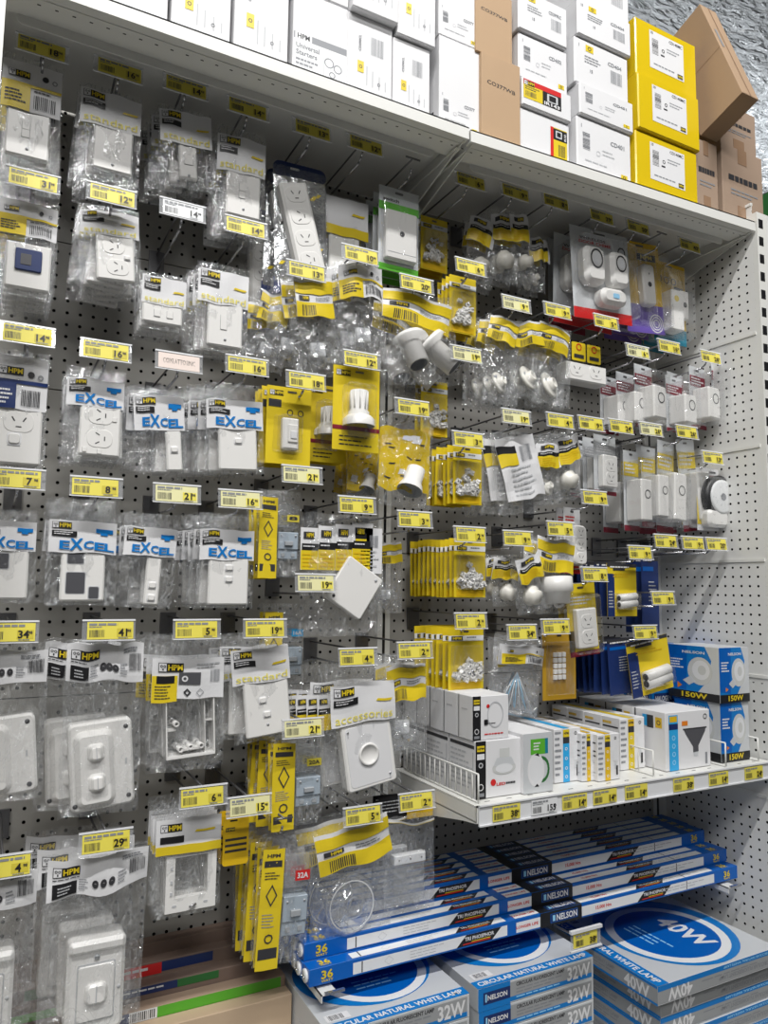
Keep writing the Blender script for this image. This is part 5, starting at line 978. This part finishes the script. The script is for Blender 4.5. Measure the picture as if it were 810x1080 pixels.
xC, xD = lx(551, 839, -.325), lx(583, 835, -.325)
for k in range(3): carton('downlight_box', xC+.003, xD, -.325+.1*k, .098, S0, at(567, 773, -.325).z-S0, 'paper', greenbox, 'grey box with green panel picturing a round light' if k == 0 else 'green-panel light box queued behind the front one', 'lamp box', 'green-panel light boxes')
def stripe(col, dark=True, bulb=True):
    def f(q, w, h):
        y = -.0004; q.quad(w*.32, 0, w*.56, h*.98, col, y); q.quad(w*.32, h*.72, w*.56, h*.84, 'ink', y*1.5); q.quad(w*.32, h*.84, w*.56, h*.98, 'yellow' if col != 'yellow' else 'deep_yellow', y*1.5); q.text('HPM', w*.44, h*.91, h*.05, 'ink', w*.18, y*2)
        for v in (.62, .44, .26, .10): q.ring(w*.44, h*v, w*.03, w*.05, 'paper', y*1.5, 8)
        q.ring(w*.80, h*.90, w*.03, w*.05, 'ink', y*1.5, 10); q.disc(w*.80, h*.54, w*.13, 'clear_white', y*1.5, 16, h*.16); q.quad(w*.76, h*.24, w*.84, h*.36, 'silver_card', y*1.5); q.quad(w*.82, h*.10, w*.90, h*.30, 'ink', y*1.5); q.lines(w*.02, h*.95, w*.24, 8, h*.11, 'grey_ink', y, .4)
    return f
def speclist(q, w, h):
    for v in (.8, .62, .52): q.quad(w*.06, h*v, w*.9, h*(v+.03), 'ink', -.0004)
    q.lines(w*.06, h*.92, w*.5, 1, h*.06, 'deep_yellow', -.0004, .8); q.lines(w*.08, h*.40, w*.8, 5, h*.07, 'pale_ink', -.0004, .35)
def lid(col):
    def f(q, w, h): q.quad(w*.32, 0, w*.56, h, col, -.0004); q.quad(w*.62, h*.1, w*.7, h*.9, 'pale_ink', -.0004)
    return f
def bulbrow(xl, xr, Yf, n, d, top, col, lb, gp, left=None, t2=None):
    x0, x1 = lx(xl, 825, Yf), lx(xr, 825, Yf); h = at((xl+xr)/2, top, Yf).z-S0
    for k in range(n): carton('bulb_box', x0, x1, Yf+(d+.001)*k, d, S0, h, 'paper', stripe(col), lb if k == 0 else 'bulb box queued behind the '+lb, 'lamp box', gp, left=left or speclist, top=lid(col))
bulbrow(585, 613, -.285, 4, .062, 768, 'cyan', 'front blue-striped bulb box on the lamp shelf', 'blue-striped bulb boxes')
x0 = lx(613, 828, -.30)
bulbrow(614, 630, -.30, 4, .06, 773, 'deep_yellow', 'front narrow bulb box with printed side text', 'narrow spec-sided bulb boxes')
bulbrow(631, 654, -.315, 4, .06, 774, 'deep_yellow', 'front thin yellow-striped candle bulb box', 'yellow-striped candle bulb boxes')
bulbrow(655, 681, -.26, 4, .06, 757, 'yellow', 'front tall yellow-striped bulb box', 'tall yellow-striped bulb boxes')
def par(q, w, h):
    y = -.0004; q.quad(w*.07, 0, w*.27, h*.95, 'cyan', y); q.quad(w*.07, h*.70, w*.27, h*.80, 'navy', y*1.5); q.quad(w*.09, h*.83, w*.25, h*.93, 'deep_yellow', y*1.5)
    for v in (.56, .42, .28, .14): q.ring(w*.17, h*v, w*.025, w*.04, 'sky', y*1.5, 8)
    q.quad(w*.36, h*.75, w*.49, h*.83, 'orange', y); q.poly([(w*.40, h*.68), (w*.90, h*.70), (w*.88, h*.62), (w*.72, h*.38), (w*.72, h*.28), (w*.60, h*.27), (w*.60, h*.37), (w*.44, h*.60)], 'dark_lens', y); q.quad(w*.61, h*.20, w*.71, h*.28, 'silver_card', y); q.ring(w*.89, h*.88, w*.03, w*.045, 'ink', y, 10); q.quad(w*.87, h*.05, w*.92, h*.25, 'grey_ink', y); q.quad(w*.38, h*.675, w*.92, h*.70, 'ink', y*1.4)
def parside(q, w, h): y = -.0004; q.quad(w*.44, h*.70, w*.64, h*.92, 'ink', y); q.quad(w*.30, h*.72, w*.44, h*.92, 'cyan', y); q.quad(w*.70, h*.72, w*.9, h*.90, 'deep_yellow', y); q.ring(w*.8, h*.81, w*.04, w*.06, 'ink', y*1.5, 10); q.quad(w*.05, 0, w*.09, h, 'ink', y)
x0, x1 = lx(703, 818, -.315), lx(750, 812, -.315)
for k in range(3): carton('floodlight_lamp_box', x0, x1, -.315+.101*k, .10, S0, at(703, 752, -.315).z-S0, 'paper', par, 'white box picturing a black floodlight lamp' if k == 0 else 'floodlight lamp box queued behind the front one', 'lamp box', 'floodlight lamp boxes', left=parside)
def nel(q, w, h):
    y = -.0004; q.quad(0, 0, w, h, 'silver_card', y); q.poly([(0, h*.10), (w*.55, h*.10), (w*.80, h*.40), (w*.86, h*.75), (w*.74, h), (0, h)], 'bright_blue', y*1.4); q.poly([(0, h*.20), (w*.36, h*.16), (w*.40, h), (0, h)], 'blue', y*1.7)
    q.text('NELSON', w*.52, h*.88, h*.05, 'paper', w*.44, y*2.4); q.disc(w*.64, h*.54, w*.24, 'lens_grey', y*2, 22, h*.26); q.disc(w*.66, h*.56, w*.17, 'clear_white', y*2.4, 20, h*.18); q.disc(w*.68, h*.56, w*.08, 'lens_grey', y*2.8, 12, h*.09); q.poly([(w*.30, h*.34), (w*.42, h*.26), (w*.56, h*.34), (w*.46, h*.44)], 'silver_card', y*2.6)
    q.disc(w*.22, h*.24, w*.06, 'orange', y*2, 3); q.quad(0, 0, w, h*.15, 'black', y*2); q.text('150W', w*.52, h*.08, h*.10, 'yellow', w*.5, y*3); q.lines(w*.06, h*.74, w*.26, 4, h*.05, 'paper', y*2.4, .5)
NB = 'blue 150W lamp boxes'; x0, x1 = lx(761, 804, -.31), lx(791, 800, -.31); hN = at(761, 742, -.31).z-S0
nb = [carton('lamp_box', x0, x1, -.31, .14, S0, hN, 'silver_card', nel, 'lower blue 150W lamp box behind the wire divider', 'lamp box', NB, left=nel),
      carton('lamp_box', x0-.004, x1, -.315, .16, S0+hN+.001, at(757, 684, -.315).z-S0-hN, 'silver_card', nel, 'upper blue 150W lamp box beside the side panel', 'lamp box', NB, left=nel)]
def nsm(q, w, h): y = -.0004; q.quad(0, 0, w, h, 'bright_blue', y); q.quad(0, 0, w*.3, h, 'blue', y*1.5); q.text('NELSON', w*.5, h*.86, h*.07, 'paper', w*.5, y*2.2); q.disc(w*.55, h*.48, w*.22, 'silver_card', y*2, 18, h*.2); q.quad(w*.1, h*.05, w*.8, h*.16, 'red', y*2)
def ngr(q, w, h): y = -.0004; q.quad(0, 0, w, h, 'bright_blue', y); q.quad(w*.1, h*.62, w*.9, h*.76, 'navy', y*1.4); q.text('HALOGEN', w*.5, h*.69, h*.07, 'paper', w*.7, y*2.2); q.disc(w*.42, h*.48, w*.22, 'orange', y*1.6, 14, h*.1); q.poly([(w*.0, h*.3), (w*.4, h*.12), (w, h*.36), (w, h*.5), (w*.6, h*.42), (w*.2, h*.5)], 'green', y*1.8); q.text('NELSON', w*.5, h*.90, h*.05, 'paper', w*.5, y*2)
for k, (pl, pr, tp, bt, Y, f, lb) in enumerate(((716, 741, 720, 0, -.16, ngr, 'green and blue halogen box left of the 150W boxes'), (738, 761, 716, 0, -.19, ngr, 'second green and blue halogen box nearer the 150W boxes'), (688, 712, 712, 0, -.14, ngr, 'dim green halogen box behind the starter cards'))):
    a, c = lx(pl, 760, Y), lx(pr, 760, Y); hz = at((pl+pr)/2, tp, Y).z-S0; carton('halogen_lamp_box', a, c, Y, .10, S0, hz, 'blue', f, lb, 'lamp box', 'green and blue halogen boxes', left=f)
    if k in (0, 1, 2): carton('lamp_box', a+.002, c+.002, Y, .10, S0+hz+.001, .085, 'blue', nsm, ('blue reflector lamp box left of the 150W boxes', 'blue reflector lamp box touching the upper 150W box', 'shaded blue reflector lamp box behind the starter card')[k], 'lamp box', 'blue reflector lamp boxes', left=nsm)
carton('halogen_lamp_box', lx(752, 805, -.24), lx(762, 805, -.24), -.24, .04, S0, .13, 'green', ngr, 'slim green box between floodlight and 150W boxes', 'lamp box')

# ---- lamp tube cartons: 1.2 m long, resting on small brackets
TX0, TX1 = .572, 1.772
def tube_front(q, L, h, v=1.):
    y = -.0003
    q.quad(L*.075, h*.12, L*.38, h*.80, 'tag_white', y); q.quad(L*.40, h*.12, L*.455, h*.80, 'tag_white', y); q.quad(L*.555, h*.12, L*.925, h*.80, 'tag_white', y)
    q.quad(L*.455, 0, L*.555, h, 'black', y*1.5); q.slab(L*.512, h*.5, L*.066, h*.62, 0, y*1.8, .001, 'blue', 0, 2); q.slab(L*.512, h*.5, L*.064, h*.56, 0, y*2.2, .001, 'navy', 0, 2); q.text('NELSON', L*.518, h*.5, h*.44, 'paper', L*.050, y*2.8); q.quad(L*.484, h*.30, L*.490, h*.70, 'sky', y*2.8)
    for s in (.272, .70):
        q.poly([(L*s, h*.12), (L*(s+.075), h*.12), (L*(s+.095), h*.80), (L*(s+.02), h*.80)], 'black', y*1.6); q.text('TRI PHOSPHOR', L*(s+.048), h*.54, h*.24, 'paper', L*.062, y*2.2); q.quad(L*(s+.012), h*.20, L*(s+.07), h*.27, 'red', y*2.2, L*.002); q.quad(L*(s+.03), h*.30, L*(s+.07), h*.35, 'yellow', y*2.2, L*.002)
    q.text('INTEGRATED BASE' if False else 'LONGER LIFE', L*.425, h*.46, h*.20, 'red', L*.05, y*2); q.text('15,000 Hrs', L*.61, h*.46, h*.30, 'red', L*.04, y*2)
    for s in (.09, .84): q.quad(L*s, h*.14, L*(s+.002), h*.78, 'ink', y*2)
    q.ring(L*.14, h*.46, h*.3, h*.33, 'pale_ink', y*2, 4, .8); q.lines(L*.18, h*.66, L*.07, 3, h*.18, 'pale_ink', y*2, .25); q.lines(L*.78, h*.6, L*.12, 2, h*.2, 'pale_ink', y*2, .3)
    for s in (.03, .965): q.text('36', L*s, h*.56, h*.50, 'yellow', L*.020, y*2); q.text('WATT', L*s, h*.20, h*.14, 'yellow', L*.020, y*2)
tube0 = None
def tube_carton(x, y, z, lb):
    global tube0
    if tube0 is None:
        root = empty('tube_carton', (0, 0, 0)); L, h, d = TX1-TX0, .031, .031; b = MB(); b.slab(L/2, h/2, L, h, d, 0, .001, 'blue', .0006, 2); b.build('carton_body', root)
        q = MB(); q.M = F_front(0, -.0002, 0); tube_front(q, L, h); q.M = F_top(0, 0, h+.0002); tube_front(q, L, d); q.build('printing', root)
        e = MB()
        for xx, s in ((0, -1), (L, 1)): e.cyl((xx, d/2, h/2), (xx+s*.004, d/2, h/2), .012, 'tag_white', 14); e.cyl((xx+s*.004, d/2-.005, h/2), (xx+s*.010, d/2-.005, h/2), .0012, 'steel', 6); e.cyl((xx+s*.004, d/2+.005, h/2), (xx+s*.010, d/2+.005, h/2), .0012, 'steel', 6)
        e.build('tube_end', root); tag(root, lb, 'lamp tube', 'fluorescent tube cartons'); tube0 = root; r = root
    else: r = copy_tree(tube0); r['label'] = lb
    r.location = (x, y, z); return r
zb = .757; rn = random.Random(4); names = ('lowest', 'second', 'third', 'fourth', 'fifth')
rows = ((0, -.25, 7), (1, -.218, 6), (2, -.155, 5))     # tier, front y, how many go back
for t, yf, n in rows:
    for k in range(n):
        tube_carton(TX0+rn.uniform(-.006, .004)+(.0 if t == 0 else -.004), yf+.0315*k, zb+.0315*t+(0 if t == 0 else .0005), ('front' if k == 0 else names[min(k, 4)] if k < 4 else 'rear')+' tube carton of the '+('bottom', 'middle', 'top')[t]+' layer')
for x, lb in ((.60, 'left'), (1.72, 'right')):
    root = empty('support_bracket', (x, -.26, .75)); b = MB(); b.box(-.016, .016, -.012, .258, -.002, 0, 'rack_white'); b.box(-.016, -.014, -.012, .258, -.014, 0, 'rack_white'); b.box(-.010, .030, -.016, -.010, -.0005, .004, 'steel'); b.build('arm', root); tag(root, 'small steel bracket under the '+lb+' ends of the tube cartons', 'bracket')

# ---- circular lamp cartons
def circ_top(wat):
    def f(q, w, h):
        y = -.0003; q.quad(0, 0, w, h*.085, 'bright_blue', y); q.disc(w*.5, h*.56, w*.48, 'bright_blue', y*1.2, 44, h*.42); q.ring(w*.54, h*.54, w*.34, w*.40, 'tag_white', y*2, 44); q.disc(w*.54, h*.54, w*.34, 'blue', y*1.9, 44)
        q.text(wat, w*.58, h*.66, h*.15, 'tag_white', w*.42, y*2.4); q.lines(w*.36, h*.44, w*.36, 3, h*.04, 'sky', y*2.4, .3)
        q.text('CIRCULAR NATURAL WHITE LAMP', w*.50, h*.043, h*.045, 'paper', w*.94, y*2); q.quad(w*.04, h*.10, w*.20, h*.17, 'paper', y*2); q.barcode(w*.06, h*.11, w*.10, h*.05, 'ink', y*2.5)
    return f
def circ32(q, w, h):
    y = -.0003; q.quad(0, h*.08, w*.98, h*.90, 'side_grey', y); q.quad(0, h*.08, w*.98, h*.28, 'bright_blue', y*1.4); q.quad(w*.0, h*.0, w*.26, h, 'bright_blue', y*1.6); q.quad(w*.04, h*.26, w*.26, h*.78, 'navy', y*2); q.text('NELSON', w*.155, h*.52, h*.22, 'paper', w*.16, y*2.6); q.quad(w*.055, h*.36, w*.068, h*.7, 'sky', y*2.6)
    q.text('CIRCULAR FLUORESCENT LAMP', w*.52, h*.76, h*.17, 'ink', w*.42, y*2); q.lines(w*.31, h*.58, w*.42, 2, h*.14, 'grey_ink', y*2, .4); q.lines(w*.31, h*.24, w*.40, 1, h*.14, 'sky', y*2.4, .4); q.text('32W', w*.86, h*.50, h*.62, 'paper', w*.21, y*2.6)
def circ40(q, w, h):
    y = -.0003; q.quad(0, h*.08, w, h*.90, 'side_grey', y); q.quad(0, h*.72, w, h, 'bright_blue', y*1.4); q.text('40W', w*.17, h*.42, h*.66, 'paper', w*.19, y*2.4, True, 'C', math.pi); q.text('CIRCULAR FLUORESCENT LAMP', w*.70, h*.34, h*.22, 'grey_ink', w*.44, y*2, True, 'C', math.pi); q.lines(w*.34, h*.56, w*.5, 1, h*.14, 'grey_ink', y*2, .4); q.text('CIRCULAR NATURAL WHITE LAMP', w*.72, h*.86, h*.13, 'sky', w*.4, y*2.4, True, 'C', math.pi)
def circ40s(q, w, h):
    y = -.0003; q.quad(0, h*.08, w, h*.90, 'side_grey', y); q.quad(0, 0, w, h*.12, 'bright_blue', y*1.4); q.quad(0, h*.86, w, h, 'bright_blue', y*1.4); q.text('40W', w*.84, h*.45, h*.70, 'paper', w*.2, y*2.4); q.text('CIRCULAR FLUORESCENT LAMP', w*.45, h*.6, h*.2, 'grey_ink', w*.42, y*2); q.lines(w*.25, h*.4, w*.42, 2, h*.15, 'grey_ink', y*2, .4)
def top_rot(f):            # lid printing read from the left side
    def g(q, w, h):
        M = q.M.copy(); q.M = M @ Matrix(((0, 0, 1, 0), (0, 1, 0, 0), (-1, 0, 0, h), (0, 0, 0, 1))); f(q, h, w); q.M = M
    return g
DK = .4045; od = ('lowest', 'second lowest', 'third lowest', 'fourth', 'fifth', 'sixth', 'top')
t = .0436
for s, (x0, yo) in enumerate(((.575, -.325), (.899, -.322))):
    for k in range(7):
        lab = '%s 32W circular lamp carton of the %s stack' % (od[k], ('left', 'middle')[s])
        carton('lamp_carton', x0+rn.uniform(-.002, .002), x0+.300, yo+rn.uniform(-.002, .002), .31, DK+(t+.0005)*k, t-(.0), 'silver_card', circ32, lab, 'lamp carton', ('left', 'middle')[s]+' stack of 32W cartons', top=circ_top('32W') if k == 6 else None)
t = .0403
for k in range(6):
    j = 0 if k == 5 else .028
    carton('lamp_carton', 1.325+j, 1.325+j+.405, -.383+(.0 if k == 5 else .02)+rn.uniform(-.003, .003), .37, DK+(t+.0005)*k, t, 'silver_card', circ40, '%s 40W circular lamp carton of the right stack' % (od[k] if k < 5 else 'top'), 'lamp carton', 'right stack of 40W cartons', left=circ40s, top=top_rot(circ_top('40W')) if k == 5 else None)
root = empty('price_ticket_holder', at(618, 990, -.375)); b = MB(); b.box(-.040, .040, 0, .0014, -.017, .017, 'tag_plastic'); b.box(-.042, .042, -.004, .003, .016, .022, 'clear_white'); b.box(-.042, .042, -.003, .002, -.020, -.017, 'clear_white'); b.build('clear_holder', root)
b = MB(); b.box(-.034, .030, -.0008, 0, -.0135, .0135, Y1); tag_print(b, .062, .027, '38', Y1, -.0012, 3); b.build('price_ticket', root)
b = MB(); b.tube([(0, .002, -.005), (0, .10, -.012)], .0022, 'dark_steel', 6); b.build('label_arm', root); tag(root, 'price ticket in a clear holder below the lamp tubes', 'ticket holder')

# ---- long timber-coloured cartons in the lower left
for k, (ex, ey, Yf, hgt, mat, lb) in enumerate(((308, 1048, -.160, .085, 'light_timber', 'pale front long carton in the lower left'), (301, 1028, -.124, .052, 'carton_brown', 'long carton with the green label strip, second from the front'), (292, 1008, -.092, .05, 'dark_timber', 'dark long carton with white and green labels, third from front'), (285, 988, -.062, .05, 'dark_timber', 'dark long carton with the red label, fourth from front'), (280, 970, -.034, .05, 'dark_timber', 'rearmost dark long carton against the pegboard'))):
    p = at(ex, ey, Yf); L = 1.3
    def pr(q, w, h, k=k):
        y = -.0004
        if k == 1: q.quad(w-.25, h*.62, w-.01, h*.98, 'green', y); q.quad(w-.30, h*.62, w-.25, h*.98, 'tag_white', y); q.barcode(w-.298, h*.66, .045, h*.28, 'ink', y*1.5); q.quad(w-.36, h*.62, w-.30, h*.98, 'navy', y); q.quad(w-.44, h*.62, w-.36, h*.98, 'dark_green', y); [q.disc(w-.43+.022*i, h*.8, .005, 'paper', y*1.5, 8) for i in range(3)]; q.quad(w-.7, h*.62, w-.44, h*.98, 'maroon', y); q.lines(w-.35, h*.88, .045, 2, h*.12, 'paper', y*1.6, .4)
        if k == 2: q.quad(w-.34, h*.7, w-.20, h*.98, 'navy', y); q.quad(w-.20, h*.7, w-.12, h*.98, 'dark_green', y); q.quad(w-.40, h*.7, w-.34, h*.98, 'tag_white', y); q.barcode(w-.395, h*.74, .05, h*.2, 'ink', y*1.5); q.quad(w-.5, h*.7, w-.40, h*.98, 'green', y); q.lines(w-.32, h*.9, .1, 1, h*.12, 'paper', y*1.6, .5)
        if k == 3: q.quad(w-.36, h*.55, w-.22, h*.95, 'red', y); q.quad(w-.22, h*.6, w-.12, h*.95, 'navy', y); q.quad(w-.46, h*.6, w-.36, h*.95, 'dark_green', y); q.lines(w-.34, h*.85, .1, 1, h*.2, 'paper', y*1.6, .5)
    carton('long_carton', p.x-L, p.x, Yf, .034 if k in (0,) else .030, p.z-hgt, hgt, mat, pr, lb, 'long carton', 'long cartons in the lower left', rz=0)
b = None
root = empty('support_rack', (0, -.2, .6)); b = MB()
for x in (-.3, .35): b.box(x-.01, x+.01, .07, .195, .02, .060, 'dark_steel')
b.build('arm', root); tag(root, 'dark steel arms holding the long cartons off the deck', 'rack');
